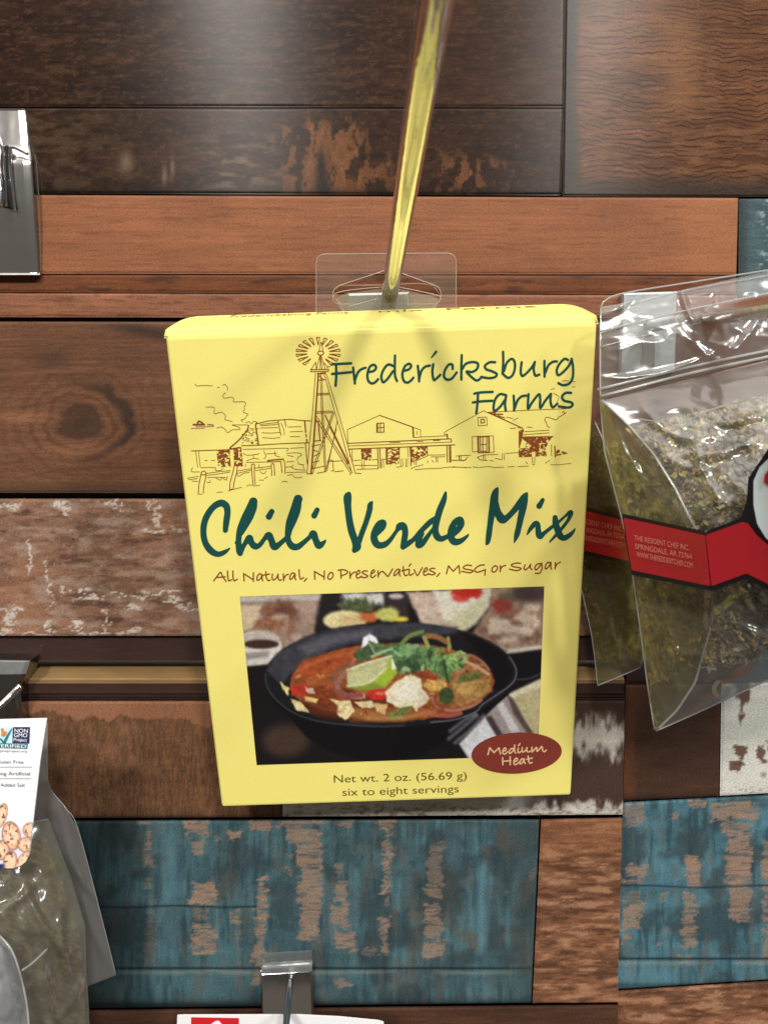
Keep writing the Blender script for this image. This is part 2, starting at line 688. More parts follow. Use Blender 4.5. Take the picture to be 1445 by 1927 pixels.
def p_brick(U, V):
    C = base(U, V, (124, 88, 68), 81, 44, 5, 20, 20)
    C = mixc(C, (82, 52, 42), sm(0.55, 0.72, fbm(U / 46, V / 11, 83, 4)) * 0.75)
    C = mixc(C, (150, 108, 84), sm(0.55, 0.68, fbm(U / 12, V / 5, 87, 4)) * 0.5)
    C = mixc(C, (156, 106, 78), np.exp(-((U - 30) / 80) ** 2) * sm(1000, 1120, V) * 0.6)
    C = mixc(C, (148, 112, 96), sm(260, 380, U) * sm(1120, 1180, V) * 0.5)
    C = mixc(C, (172, 152, 136), sm(0.46, 0.72, fbm(U / 40, V / 16, 84, 5)) * 0.5)
    nz = fbm(U / 11, V / 6, 85, 3)
    U0, V0 = U, V
    U = U + (fbm(U0 / 24, V0 / 16, 181, 3) - 0.5) * 46
    V = V + (fbm(U0 / 26, V0 / 14, 186, 3) - 0.5) * 30
    W = np.zeros_like(U)
    for (x, y, a, b) in ((20, 950, 26, 8), (116, 955, 20, 12), (118, 966, 14, 8), (212, 952, 22, 9), (296, 965, 5, 26), (283, 950, 6, 12), (60, 1040, 5, 40), (95, 1100, 4, 60),
                         (150, 1108, 30, 5), (170, 1124, 36, 6), (240, 1122, 40, 4), (310, 1112, 36, 5), (322, 1130, 30, 5), (205, 1165, 6, 26), (138, 1180, 13, 14), (15, 1160, 18, 14),
                         (28, 1150, 8, 10), (10, 1190, 14, 14), (180, 1190, 50, 6), (60, 1193, 40, 3), (246, 1188, 20, 8), (255, 1145, 22, 8), (350, 1140, 26, 5), (290, 1002, 18, 5),
                         (340, 995, 20, 4), (95, 1180, 6, 12), (420, 1130, 30, 12), (500, 1010, 40, 10), (620, 1100, 30, 14), (800, 1000, 60, 10), (960, 1150, 50, 10)):
        W = np.maximum(W, np.exp(-((U - x) / a) ** 2 - ((V - y) / b) ** 2))
    C = mixc(C, (196, 186, 174), sm(0.26, 0.62, W * (0.40 + 1.1 * nz)) * sm(0.30, 0.50, fbm(U0 / 6, V0 / 2.6, 189, 3)) * 0.9)
    sp = sm(0.78, 0.86, fbm(U / 7, V / 3, 88, 3))
    return mixc(C, (180, 166, 152), sp * 0.5)


def p_drip(U, V):
    C = base(U, V, (104, 70, 46), 91, 36, 14, 12, 14)
    C = mixc(C, (110, 68, 46), sm(0.6, 0.75, fbm(U / 5, V / 16, 93, 3)) * 0.35)
    fib = fbm(U / 2.6, V / 20, 98, 3) - 0.5
    C = C * (1 + 0.6 * fib)[..., None]
    C = mixc(C, (132, 96, 72), sm(0.66, 0.78, fbm(U / 3.5, V / 3.5, 99, 3)) * 0.5)
    lim = 1345 + 8 * np.sin(U / 19) + 26 * np.exp(-((U - 205) / 16) ** 2) + 10 * (fbm(U / 12, V / 40, 95, 3) - 0.5) * 2 + 14 * sm(260, 330, U)
    C = mixc(C, (150, 98, 70), sm(lim + 2, lim - 3, V) * 0.85)
    C = mixc(C, (120, 78, 56), sm(0.6, 0.7, fbm(U / 6, V / 22, 97, 3)) * sm(200, 330, U) * 0.4)
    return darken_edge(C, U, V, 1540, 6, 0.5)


def p_whitewash(U, V, dark=(70, 50, 42), seed=101):
    C = base(U, V, (188, 182, 170), seed, 60, 10, 7, 7)
    nz = (fbm(U / 9, V / 30, seed + 2, 3) - 0.5)
    C = mixc(C, dark, sm(1372, 1340, V + nz * 60))
    C = mixc(C, dark, sm(1398, 1432, V + nz * 70) * sm(1522, 1504, V + nz * 40) * sm(960, 1040, U))
    return mixc(C, (112, 86, 72), sm(0.56, 0.7, fbm(U / 9, V / 4, seed + 6, 3)) * sm(1500, 1532, V) * 0.7)


def p_dark_plain(U, V):
    C = base(U, V, (70, 46, 34), 111, 60, 18, 14, 16)
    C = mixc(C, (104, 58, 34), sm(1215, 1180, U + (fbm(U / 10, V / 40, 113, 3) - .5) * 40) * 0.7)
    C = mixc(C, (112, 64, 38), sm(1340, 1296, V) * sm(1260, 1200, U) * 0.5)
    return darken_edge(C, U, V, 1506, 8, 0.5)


def p_white_right(U, V):
    C = base(U, V, (194, 192, 182), 121, 60, 12, 5, 5)
    br = (84, 58, 46)
    nz = (fbm(U / 8, V / 16, 123, 3) - 0.5)
    tri = np.abs(U - 1396 - (V - 1300) * -0.05) - (1350 - V) * 0.28
    C = mixc(C, br, sm(4, -4, tri + nz * 22) * 0.9)
    for b in ((1382, 1402, 1408, 1446), (1424, 1400, 1438, 1432), (1370, 1430, 1394, 1452), (1440, 1394, 1500, 1442)):
        C = mixc(C, np.array(br) * 1.1, rrect(U, V, b, b[0], 6) * 0.9)
    C = mixc(C, (96, 84, 76), np.exp(-((U - 1436) / 5) ** 2 - ((V - 1458) / 5) ** 2) * 0.7)
    return mixc(C, (110, 92, 80), sm(0.58, 0.7, fbm(U / 8, V / 5, 127, 3)) * sm(1470, 1494, V) * 0.6)


def teal(U, V, c, seed, patches, lights, lipv, crackv):
    C = base(U, V, c, seed, 50, 26, 10, 16)
    st = fbm(U / 9, V / 70, seed + 3, 3)
    C = mixc(C, (92, 124, 130), sm(0.55, 0.78, st) * 0.5)
    C = mixc(C, (38, 58, 66), sm(0.46, 0.28, st) * 0.55)
    C = mixc(C, (84, 92, 88), sm(0.58, 0.74, fbm(U / 22, V / 16, seed + 5, 4)) * 0.5)
    C = mixc(C, (92, 80, 70), sm(0.52, 0.70, fbm(U / 36, V / 44, seed + 35, 4)) * sm(560, 900, U) * sm(1200, 1150, U) * 0.6)
    C = mixc(C, (44, 56, 60), sm(0.48, 0.68, fbm(U / 60, V / 60, seed + 31, 4)) * 0.6)
    C = mixc(C, (96, 84, 74), sm(0.60, 0.74, fbm(U / 14, V / 60, seed + 33, 4)) * 0.4)
    for (b, f) in lights:
        C = mixc(C, (84, 128, 142), sm(0, 1, np.clip(1 - np.abs(U - (b[0] + b[2]) / 2) / (b[2] - b[0]) * 1.6, 0, 1)) * sm(b[1] - 20, b[1] + 20, V) * sm(b[3] + 20, b[3] - 20, V) * f * (0.5 + fbm(U / 7, V / 30, 61, 3)))
    pe = np.array([150, 118, 98.]) * np.ones_like(C) * (0.86 + 0.28 * fbm(U / 40, V / 2.4, seed + 7, 3))[..., None]
    tk = sm(0.54, 0.68, fbm(U / 24, V / 3.2, seed + 9, 3))
    for i, (b, f) in enumerate(patches):
        m_ = rrect(U, V, b, seed + i, 6.5)
        C = mixc(C, pe, m_ * f * 0.9 * (1 - 0.65 * tk))
    if crackv:
        C = mixc(C, (20, 34, 40), np.exp(-((V - crackv - 2 * np.sin(U / 40)) / 1.6) ** 2) * 0.8)
    C = mixc(C, (128, 140, 134), np.exp(-((V - lipv - 8) / 4.5) ** 2) * 0.5 * sm(0.35, 0.6, fbm(U / 60, V / 20, seed + 12, 2)))
    C = mixc(C, (16, 26, 32), np.exp(-((V - lipv) / 2.0) ** 2) * 0.85)
    return C


_a = lambda l: [((160 + b[0] * .3737, 1480 + b[1] * .3737, 160 + b[2] * .3737, 1480 + b[3] * .3737), f) for b, f in l]
_b = lambda l: [((680 + b[0] * .35986, 1480 + b[1] * .35986, 680 + b[2] * .35986, 1480 + b[3] * .35986), f) for b, f in l]
_c = lambda l: [((1080 + b[0] * .2526, 1180 + b[1] * .2526, 1080 + b[2] * .2526, 1180 + b[3] * .2526), f) for b, f in l]
_d = lambda l: [((1080 + b[0] * .2526, 1600 + b[1] * .2526, 1080 + b[2] * .2526, 1600 + b[3] * .2526), f) for b, f in l]
PATCH_L = _a([((250, 165, 340, 205), .9), ((302, 205, 342, 320), .75), ((300, 335, 340, 400), .7), ((296, 450, 345, 520), .5), ((310, 560, 360, 900), .3),
              ((500, 165, 615, 250), .95), ((525, 260, 605, 345), .8), ((645, 225, 690, 290), .5), ((725, 220, 798, 270), .95), ((825, 165, 940, 220), 1),
              ((960, 165, 1360, 205), .85), ((1018, 205, 1195, 300), .9), ((1066, 290, 1192, 790), .92), ((1020, 340, 1050, 470), .6), ((1250, 380, 1305, 480), .6), ((1250, 480, 1318, 590), .8),
              ((1230, 590, 1330, 720), .85), ((1245, 710, 1368, 838), .9), ((852, 450, 915, 660), 1), ((850, 660, 915, 1000), .85), ((530, 470, 662, 598), 1), ((545, 610, 630, 680), .5),
              ((540, 680, 652, 850), .95), ((728, 620, 778, 680), .8), ((752, 690, 790, 900), .4), ((1250, 975, 1345, 1008), .8), ((560, 915, 720, 930), .3)]) + \
          _b([((30, 165, 175, 215), .85), ((110, 215, 172, 330), .7), ((102, 345, 163, 560), .95), ((120, 560, 150, 640), .6), ((95, 690, 150, 880), .85), ((348, 290, 428, 520), .6),
              ((310, 520, 425, 580), .75), ((330, 610, 420, 800), .8), ((312, 800, 440, 905), .85), ((885, 430, 915, 480), .8), ((740, 520, 770, 560), .6), ((5, 840, 80, 880), .5)])
PATCH_R = _c([((370, 1310, 520, 1480), .7), ((695, 1378, 780, 1438), .9), ((840, 1290, 985, 1365), .95), ((1005, 1290, 1390, 1450), .9), ((1110, 1450, 1330, 1530), .8), ((1130, 1520, 1330, 1900), .95),
              ((1400, 1590, 1500, 1900), .7), ((840, 1700, 920, 1900), .9)]) + \
          _d([((355, 95, 560, 200), .95), ((345, 200, 510, 262), .9), ((340, 290, 505, 400), .6), ((345, 400, 505, 600), .92), ((360, 600, 430, 690), .8), ((835, 50, 920, 300), .95), ((805, 300, 905, 740), .85),
              ((760, 775, 870, 860), .9), ((1130, 50, 1310, 530), .9), ((1390, 90, 1500, 800), .85), ((640, 305, 708, 380), .7), ((645, 560, 705, 640), .4), ((615, 680, 680, 720), .8), ((1340, 800, 1500, 850), .8)])


def p_teal_left(U, V):
    C = teal(U, V, (60, 92, 100), 131, PATCH_L, _a([((360, 180, 500, 880), .45)]) + _b([((420, 260, 530, 420), .5), ((595, 400, 670, 870), .8), ((748, 630, 785, 850), .7)]), 1822, None)
    C = mixc(C, (18, 32, 38), np.exp(-((V - 1706 - 1.5 * np.sin(U / 30)) / 1.8) ** 2) * sm(500, 470, U) * 0.8)
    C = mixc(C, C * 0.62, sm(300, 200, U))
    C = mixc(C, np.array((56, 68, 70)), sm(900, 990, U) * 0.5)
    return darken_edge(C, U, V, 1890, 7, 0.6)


def p_teal_right(U, V):
    C = teal(U, V, (66, 108, 122), 151, PATCH_R, _d([((350, 880, 1000, 1000), .5)]), 1804, 1668)
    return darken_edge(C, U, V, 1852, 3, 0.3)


def p_rough_orange(U, V):
    C = base(U, V, (124, 80, 54), 171, 50, 5, 26, 18)
    n1 = fbm(U / 34, V / 7, 173, 4)
    C = mixc(C, (172, 122, 90), sm(0.54, 0.7, n1) * 0.8)
    C = mixc(C, (78, 50, 36), sm(0.46, 0.3, n1) * 0.75)
    C = mixc(C, (150, 92, 58), sm(1640, 1560, V) * 0.5)
    return C


def p_floor_brown(U, V):
    return base(U, V, (76, 48, 34), 181, 60, 5, 18, 18)


wall = thing('slat_wall', 'wood print slat wall of mixed brown, teal and whitewashed boards with an open dark groove', 'wall', (0, 0.0, 1.0))
mat_gloss = mat('printed_wood_gloss', rough=0.31, spec=0.21, attr=True, grain=((1300, 1300, 2600), 0.34), aniso=0.9)
mat_plank = mat('printed_wood', rough=0.42, spec=0.15, attr=True, grain=((1300, 1300, 2600), 0.26), bump=((900, 900, 3600), 0.15, 0.0002))
mat_matte = mat('printed_wood_matte', rough=0.5, spec=0.2, attr=True, grain=((1300, 1300, 3000), 0.38), bump=((900, 900, 4200), 0.35, 0.0002))
mat_core = mat('dark_board_core', L4((56, 42, 36)), 0.7, grain=((300, 300, 300), 0.2))


def plank(q, fn, label, y=0.0, m=mat_plank, step=2.6, depth=0.006):
    q = np.array(q, float)
    w = max(np.linalg.norm(q[1] - q[0]), np.linalg.norm(q[2] - q[3]))
    h = max(np.linalg.norm(q[3] - q[0]), np.linalg.norm(q[2] - q[1]))
    nu, nv = int(w / step) + 2, int(h / step) + 2
    S, Tt = np.meshgrid(np.linspace(0, 1, nu), np.linspace(0, 1, nv))
    P = ((1 - S) * (1 - Tt))[..., None] * q[0] + (S * (1 - Tt))[..., None] * q[1] + (S * Tt)[..., None] * q[2] + ((1 - S) * Tt)[..., None] * q[3]
    U, V = P[..., 0], P[..., 1]
    C = fn(U, V)
    C = C + (C.mean(-1, keepdims=True) - C) * (0.13 if m is not mat_gloss else -0.12)
    C = lin(np.clip(C, 4, 250)) / KW
    X = at(U, V, y)
    # slightly eased edges, then the sides of the board
    e = np.minimum(np.minimum(S * w, (1 - S) * w), np.minimum(Tt * h, (1 - Tt) * h))
    X[..., 1] += 0.0005 * np.clip(1 - e / 2.8, 0, 1)
    Vs = X.reshape(-1, 3)
    Cs = C.reshape(-1, 3)
    F = [grid_faces(nu, nv)[:, ::-1]]
    idx = np.arange(nu * nv).reshape(nv, nu)
    ring = np.r_[idx[0], idx[1:, -1], idx[-1, -2::-1], idx[-2:0:-1, 0]]
    back = Vs[ring].copy()
    back[:, 1] += depth
    n0 = len(Vs)
    nr = len(ring)
    j = np.arange(nr)
    F.append(np.stack([ring[j], ring[(j + 1) % nr], n0 + (j + 1) % nr, n0 + j], 1))
    Vs = np.vstack([Vs, back])
    Cs = np.vstack([Cs, Cs[ring] * 0.6])
    return mesh_obj('plank', Vs, np.vstack(F), m, wall, colour=np.clip(Cs, 0, 0.9), label=label)


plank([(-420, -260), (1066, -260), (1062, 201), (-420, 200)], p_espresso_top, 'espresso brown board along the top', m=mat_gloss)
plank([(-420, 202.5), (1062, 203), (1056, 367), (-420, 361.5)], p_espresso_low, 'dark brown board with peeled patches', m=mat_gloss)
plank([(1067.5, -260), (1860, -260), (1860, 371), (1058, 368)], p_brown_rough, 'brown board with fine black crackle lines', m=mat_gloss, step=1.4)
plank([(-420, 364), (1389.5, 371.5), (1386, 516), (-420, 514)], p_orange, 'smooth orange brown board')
plank([(-420, 515.5), (1386, 517.5), (1385, 553), (-420, 548)], p_bead, 'narrow reddish brown bead', y=0.0006)
plank([(1391, 373), (1860, 374), (1860, 600), (1389, 597)], p_teal_dark, 'dark teal board end with pale brush strokes', m=mat_matte)
plank([(-420, 549.8), (1388, 555), (1388, 598), (-420, 596)], p_peach, 'narrow peach brown strip')
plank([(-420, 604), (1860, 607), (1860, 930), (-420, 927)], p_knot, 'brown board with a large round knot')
plank([(-420, 938), (1860, 940), (1860, 1197), (-420, 1197)], p_brick, 'brick brown board with white paint scuffs', m=mat_matte)
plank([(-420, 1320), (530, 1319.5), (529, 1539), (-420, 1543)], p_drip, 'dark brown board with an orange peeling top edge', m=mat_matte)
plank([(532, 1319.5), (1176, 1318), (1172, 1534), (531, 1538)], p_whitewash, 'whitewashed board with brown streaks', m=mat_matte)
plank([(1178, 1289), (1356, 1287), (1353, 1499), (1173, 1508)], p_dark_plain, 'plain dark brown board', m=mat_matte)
plank([(1358, 1287), (1860, 1272), (1860, 1472), (1355, 1498.5)], p_white_right, 'white board with brown brush patches', m=mat_matte)
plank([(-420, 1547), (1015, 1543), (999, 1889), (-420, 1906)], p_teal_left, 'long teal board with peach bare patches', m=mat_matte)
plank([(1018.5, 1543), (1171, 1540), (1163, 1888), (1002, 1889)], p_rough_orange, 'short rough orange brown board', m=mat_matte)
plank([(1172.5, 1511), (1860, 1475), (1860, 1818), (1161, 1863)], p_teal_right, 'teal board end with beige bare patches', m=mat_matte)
plank([(-420, 1909), (1163, 1892), (1158, 2200), (-420, 2200)], p_floor_brown, 'brown board along the bottom', m=mat_matte)
plank([(1163, 1866), (1860, 1821), (1860, 2200), (1160, 2200)], lambda U, V: p_rough_orange(U, V), 'rough orange brown board in the bottom corner', m=mat_matte)

# board core behind the printed faces, and the open groove
mb = MB()


def slab(mb, u0, v0, u1, v1, y0, y1):
    f = at(np.array([u0, u1, u1, u0]), np.array([v0, v0, v1, v1]), y0)
    b = f.copy()
    b[:, 1] = y1
    mb.prism(f, b)


slab(mb, -430, -270, 1870, 1197, 0.0035, 0.012)
slab(mb, -430, 1319, 1870, 2210, 0.0035, 0.012)
mb.build('board_core', mat_core, wall)
mat_groove = mat('groove_liner', L4((44, 28, 24), 0.6), 0.42, bump=((60, 60, 4000), 0.2, 0.0002), grain=((200, 200, 2000), 0.2))
mat_tan = mat('groove_floor', L4((122, 96, 62), 0.72), 0.45, grain=((90, 90, 900), 0.15))
mb = MB()
slab(mb, -430, 1198.5, 1172, 1243, 0.0026, 0.012)                 # upper lip
slab(mb, -430, 1285, 1176, 1318.5, 0.0012, 0.012)                 # lower lip
for v in (1303, 1309, 1314):
    slab(mb, -430, v, 1176, v + 2.0, 0.0004, 0.0012)
slab(mb, -430, 1198.5, 1870, 1318.5, 0.018, 0.022)                # back of the groove
slab(mb, 1178, 1198.5, 1870, 1284, 0.0030, 0.012)
mb.build('groove_liner', mat_groove, wall)
mb = MB()
a = at(np.array([-430, 1174, 1174, -90]), np.array([1283.5] * 2 + [1276] * 2), 0.0012)
lo = at(np.array([-430, 1174]), np.array([1284, 1284]), 0.0010)
z = lo[0][2]
xs = (lo[0][0], lo[1][0])
pr = [(0.0010, z - 0.0004), (0.0008, z + 0.0009), (0.0014, z + 0.0013), (0.012, z + 0.0042), (0.0165, z + 0.0050), (0.0165, z - 0.0004)]
mb.prism([(xs[0], y, zz) for y, zz in pr], [(xs[1], y, zz) for y, zz in pr])
mb.build('groove_floor', mat_tan, wall)

#=OBJECTS
# ================================================================== the yellow carton
KB = 1.0
box = thing('spice_mix_carton', 'yellow carton of chili verde mix with a farm drawing, hanging on the chrome rod', 'food box', B_O)
box.rotation_euler = Matrix(B_R.tolist()).to_euler()
BD = 0.0205
YEL = L4((248, 235, 132), KB)
mat_yellow = mat('yellow_card', YEL, 0.42, spec=0.4, bump=((45, 45, 45), 0.10, 0.002), grain=((2200, 2200, 2200), 0.035), coat=0.05)
mb = MB()
W, H, D_ = BW, BH, BD
r = 0.0009
prof = []
nseg = 6
# body: rounded front edges, slightly slack side panels
Vb, Fb = [], []


def ring(y, inset=0.0):
    pts = []
    for cx_, cz_, a0 in ((r, -r, 90), (r, -D_ + r, 180), (W - r, -D_ + r, 270), (W - r, -r, 0)):
        for i in range(nseg + 1):
            a = math.radians(a0 + 90 * i / nseg)
            pts.append((cx_ + (r - inset) * math.cos(a), y, cz_ + (r - inset) * math.sin(a)))
    return pts


rings = [ring(0.0, r * 0.6), ring(r * 0.4, 0.1 * r), ring(r), ring(H - 0.0012), ring(H - 0.0004, 0.15 * r), ring(H, 0.5 * r)]
nr = len(rings[0])
for q in rings:
    Vb += q
for i in range(len(rings) - 1):
    for j in range(nr):
        Fb.append((i * nr + j, (i + 1) * nr + j, (i + 1) * nr + (j + 1) % nr, i * nr + (j + 1) % nr))
Fb.append(tuple(range(nr)))
Fb.append(tuple(range((len(rings) - 1) * nr + nr - 1, (len(rings) - 1) * nr - 1, -1)))
mb.add(Vb, Fb)
mb.build('carton', mat_yellow, box, local=True)

# crowned top flap with cut back corners
nu, nv = 40, 12
Vt = []
for j in range(nv):
    t = j / (nv - 1)
    cut = 0.0012 * t + 0.0030 * (1 - math.sqrt(max(0.0, 1 - max(0, (t - 0.55) / 0.45) ** 2)))
    for i in range(nu):
        x = -0.0003 + cut + (W + 0.0006 - 2 * cut) * i / (nu - 1)
        zz = -0.0002 - t * D_
        yy = H - 0.0003 + 0.0012 * (1 - (1 - min(t / 0.12, 1)) ** 2) + 0.0019 * t ** 0.8
        Vt.append((x, yy, zz))
up = np.array(Vt)
dn = up.copy()
dn[:, 1] -= 0.00045
F = grid_faces(nu, nv)
idx = np.arange(nu * nv).reshape(nv, nu)
rg = np.r_[idx[0], idx[1:, -1], idx[-1, -2::-1], idx[-2:0:-1, 0]]
jj = np.arange(len(rg))
F2 = np.stack([rg[jj], nu * nv + rg[jj], nu * nv + rg[(jj + 1) % len(rg)], rg[(jj + 1) % len(rg)]], 1)
mesh_obj('top_flap', np.vstack([up, dn]), np.vstack([F, F[:, ::-1] + nu * nv, F2]), mat_yellow, box, local=True, smooth=False)

INKZ = 0.00007
face = lambda u, v: boxat(u, v, INKZ)
GREEN = (24, 78, 72)
mat_green = mat('green_ink', L4(GREEN, KB), 0.4, spec=0.4)
mat_brown = mat('brown_ink', L4((140, 72, 34), KB), 0.45, spec=0.35)
mat_olive = mat('olive_ink', L4((98, 88, 26), KB), 0.45, spec=0.35)

# ---- the brand name in green handwriting
ink = Ink(615, 650, 1095, 790, 0.45)
c1 = T(620, 650, 240 / 1445)
c2 = T(850, 650, 240 / 1445)
R1 = 2.35
for s in ([(35, 212), (245, 202)], [(75, 215), (78, 330), (70, 455)], [(30, 322), (245, 302)],
          [(268, 250), (278, 340), (288, 430)], [(287, 400), (320, 310), (360, 270), (408, 252)],
          [(440, 302), (500, 288), (528, 250), (502, 218), (455, 245), (430, 325), (440, 400), (480, 430), (520, 415), (550, 382)],
          [(735, 238), (668, 215), (618, 265), (588, 340), (596, 400), (615, 415), (660, 375), (720, 290)], [(742, 115), (740, 220), (742, 340), (765, 402)],
          [(840, 287), (895, 272), (925, 235), (902, 207), (852, 240), (825, 330), (845, 405), (885, 420), (920, 400), (950, 365)],
          [(1000, 230), (1010, 320), (1015, 405)], [(1017, 375), (1040, 290), (1085, 240), (1138, 228)],
          [(1175, 212), (1165, 300), (1180, 390), (1215, 370), (1255, 332)],
          [(1395, 265), (1390, 218), (1350, 218), (1308, 280), (1296, 350), (1330, 386), (1385, 375), (1440, 305)]):
    ink.stroke(c1(s), R1)
ink.stroke(c1([(1207, 72, 15), (1155, 137, 8)]), R1)
for s in ([(112, 110), (108, 250), (108, 385)], [(120, 265), (160, 207), (240, 187), (295, 207), (285, 265), (230, 300), (168, 296), (215, 350), (275, 395), (310, 385), (335, 355)],
          [(490, 190), (430, 190), (375, 230), (392, 270), (450, 290), (508, 322), (490, 357), (420, 370), (335, 357)],
          [(580, 72), (582, 180), (574, 320)], [(590, 290), (620, 200), (675, 152), (710, 185), (712, 270), (680, 345), (630, 365), (577, 320)],
          [(790, 190), (780, 290), (797, 345), (850, 310), (910, 240), (940, 187)], [(938, 190), (926, 270), (945, 340), (990, 330)],
          [(1048, 175), (1048, 270), (1050, 352)], [(1058, 310), (1090, 230), (1140, 187), (1188, 180)],
          [(1315, 165), (1275, 152), (1217, 210), (1187, 280), (1202, 335), (1250, 310), (1320, 235), (1352, 170)], [(1355, 152), (1372, 250), (1368, 360), (1330, 430), (1260, 450), (1207, 427)],
          [(255, 545), (330, 532), (462, 526)], [(297, 540), (292, 640), (278, 768)], [(240, 645), (340, 633), (458, 626)],
          [(610, 562), (545, 552), (492, 610), (472, 700), (487, 742), (550, 690), (608, 605)], [(615, 565), (602, 660), (610, 738)],
          [(700, 570), (705, 660), (705, 738)], [(712, 710), (745, 622), (790, 578), (840, 568)],
          [(868, 552), (862, 640), (864, 716), (912, 640), (985, 553), (1000, 605), (1002, 706), (1060, 622), (1120, 548)], [(1122, 552), (1116, 630), (1140, 700), (1195, 660)],
          [(1350, 537), (1290, 537), (1247, 580), (1272, 625), (1350, 645), (1365, 677), (1320, 703), (1212, 690)]):
    ink.stroke(c2(s), R1)
ink.mesh('brand_lettering', mat_green, box, face)

# ---- the big brush-script title
ink = Ink(362, 905, 1100, 1060, 0.6)
k1 = T(365, 910, 260 / 1445)
k2 = T(635, 910, 260 / 1445)
k3 = T(880, 900, 220 / 1445)
for s in ([(330, 488, 27), (340, 400, 33), (352, 300, 33), (338, 232, 36), (285, 203, 36), (212, 238, 33), (150, 315, 33), (110, 410, 33), (101, 520, 32), (122, 620, 33), (178, 700, 36), (250, 738, 29), (318, 718, 24), (376, 678, 8)],
          [(622, 188, 44), (585, 250, 36), (525, 370, 34), (485, 480, 34), (468, 590, 30), (474, 690, 34), (484, 728, 30)],
          [(628, 185, 36), (634, 250, 26), (600, 350, 23), (545, 440, 26), (500, 520, 20)], [(440, 620, 14), (460, 600, 20)],
          [(488, 715, 28), (530, 635, 24), (580, 568, 34), (600, 615, 34), (640, 655, 34), (690, 640, 25), (740, 575, 24), (783, 540, 36), (810, 590, 34), (842, 660, 37), (900, 628, 27), (975, 560, 22)],
          [(785, 345, 33), (815, 292, 28)],
          [(1090, 162, 46), (1040, 280, 35), (1000, 400, 35), (982, 520, 30), (990, 600, 31), (1030, 655, 36), (1085, 660, 33), (1140, 622, 27), (1210, 560, 24), (1248, 524, 37), (1275, 590, 34), (1308, 648, 36), (1362, 612, 18), (1378, 588, 5)],
          [(1092, 165, 36), (1095, 260, 25), (1060, 370, 24), (1015, 475, 19), (995, 540, 20)],
          [(1258, 335, 31), (1288, 276, 27)]):
    ink.stroke(k1(s), 1)
for s in ([(122, 104, 20), (106, 145, 42), (110, 250, 36), (125, 380, 36), (150, 500, 38), (185, 600, 38), (203, 655, 46), (178, 698, 27)], [(360, 195, 14), (342, 225, 28), (335, 280, 30), (300, 400, 28), (255, 520, 28), (225, 610, 28)],
          [(412, 530, 20), (468, 455, 34), (478, 408, 32), (432, 425, 32), (388, 510, 34), (386, 590, 38), (425, 642, 36), (490, 638, 32), (550, 590, 24), (618, 495, 20), (652, 448, 38), (690, 445, 36), (708, 505, 32), (700, 580, 32), (684, 660, 28)],
          [(685, 668, 24), (740, 625, 28), (800, 580, 24), (870, 500, 26), (960, 410, 29), (1020, 365, 26)],
          [(1130, 95, 14), (1112, 170, 29), (1072, 270, 34), (1040, 380, 34), (1022, 480, 34), (1040, 550, 36), (1085, 578, 30), (1150, 552, 24)],
          [(1000, 470, 16), (940, 555, 24), (885, 628, 30), (846, 645, 31), (848, 595, 30), (880, 520, 28)],
          [(1205, 540, 24), (1262, 478, 32), (1293, 420, 34), (1282, 374, 30), (1230, 402, 32), (1190, 480, 34), (1186, 560, 36), (1225, 608, 37), (1290, 598, 28), (1356, 548, 14), (1370, 526, 4)]):
    ink.stroke(k2(s), 1)
for s in ([(366, 122, 14), (345, 165, 36), (330, 230, 48), (320, 350, 54), (295, 450, 42), (275, 580, 36), (260, 700, 36), (246, 785, 28), (230, 816, 12)],
          [(335, 300, 44), (368, 420, 46), (422, 503, 54), (480, 488, 38), (560, 410, 36), (640, 312, 42), (700, 232, 42), (733, 180, 10)],
          [(706, 260, 38), (685, 350, 44), (655, 480, 40), (630, 600, 36), (605, 700, 34), (574, 792, 8)],
          [(735, 692, 10), (770, 630, 24), (830, 562, 32), (864, 570, 30), (870, 650, 36), (890, 715, 38), (950, 672, 25), (1040, 600, 22), (1120, 540, 19), (1200, 470, 15), (1262, 422, 28), (1274, 440, 26), (1230, 530, 21), (1160, 620, 20), (1090, 700, 20), (1012, 786, 10)],
          [(1078, 485, 32), (1085, 560, 40), (1110, 640, 41), (1140, 710, 41), (1190, 738, 34), (1260, 700, 28), (1312, 645, 14), (1324, 616, 4)],
          [(882, 342, 36), (925, 268, 25)]):
    ink.stroke(k3(s), 1)
ink.mesh('title_lettering', mat_green, box, face)

# ---- the brown line of text
ink = Ink(395, 1045, 1065, 1105, 0.4)
t1, t2, t3 = T(395, 1050, 235 / 1445), T(620, 1045, 235 / 1445), T(830, 1040, 235 / 1445)
RT = 1.25
for s in ([(45, 265), (90, 205), (125, 165), (150, 215), (190, 270)], [(85, 225), (180, 218)], [(205, 150), (210, 220), (222, 263), (255, 250)], [(268, 150), (270, 220), (282, 263), (320, 245)],
          [(505, 170), (505, 270)], [(605, 195), (575, 182), (547, 220), (552, 260), (588, 235), (606, 198), (605, 240), (613, 262)],
          [(648, 158), (655, 230), (675, 260), (700, 253)], [(615, 200), (690, 185)], [(725, 185), (722, 235), (740, 255), (772, 228), (790, 187)], [(790, 187), (792, 235), (808, 258), (830, 250)],
          [(850, 185), (855, 262)], [(858, 240), (878, 202), (910, 187)], [(985, 182), (955, 172), (927, 215), (932, 248), (963, 225), (986, 184), (985, 230), (996, 252)],
          [(1032, 135), (1038, 210), (1053, 245), (1085, 225)], [(1120, 237), (1092, 270)], [(1325, 150), (1322, 245)],
          [(1400, 165), (1370, 200), (1370, 238), (1400, 243), (1426, 207), (1420, 174), (1396, 165)]):
    ink.stroke(t1(s), RT)
for s in ([(398, 265), (392, 180), (505, 252)], [(1215, 245), (1210, 155), (1325, 222)]):
    ink.stroke(t1(s), RT, False)
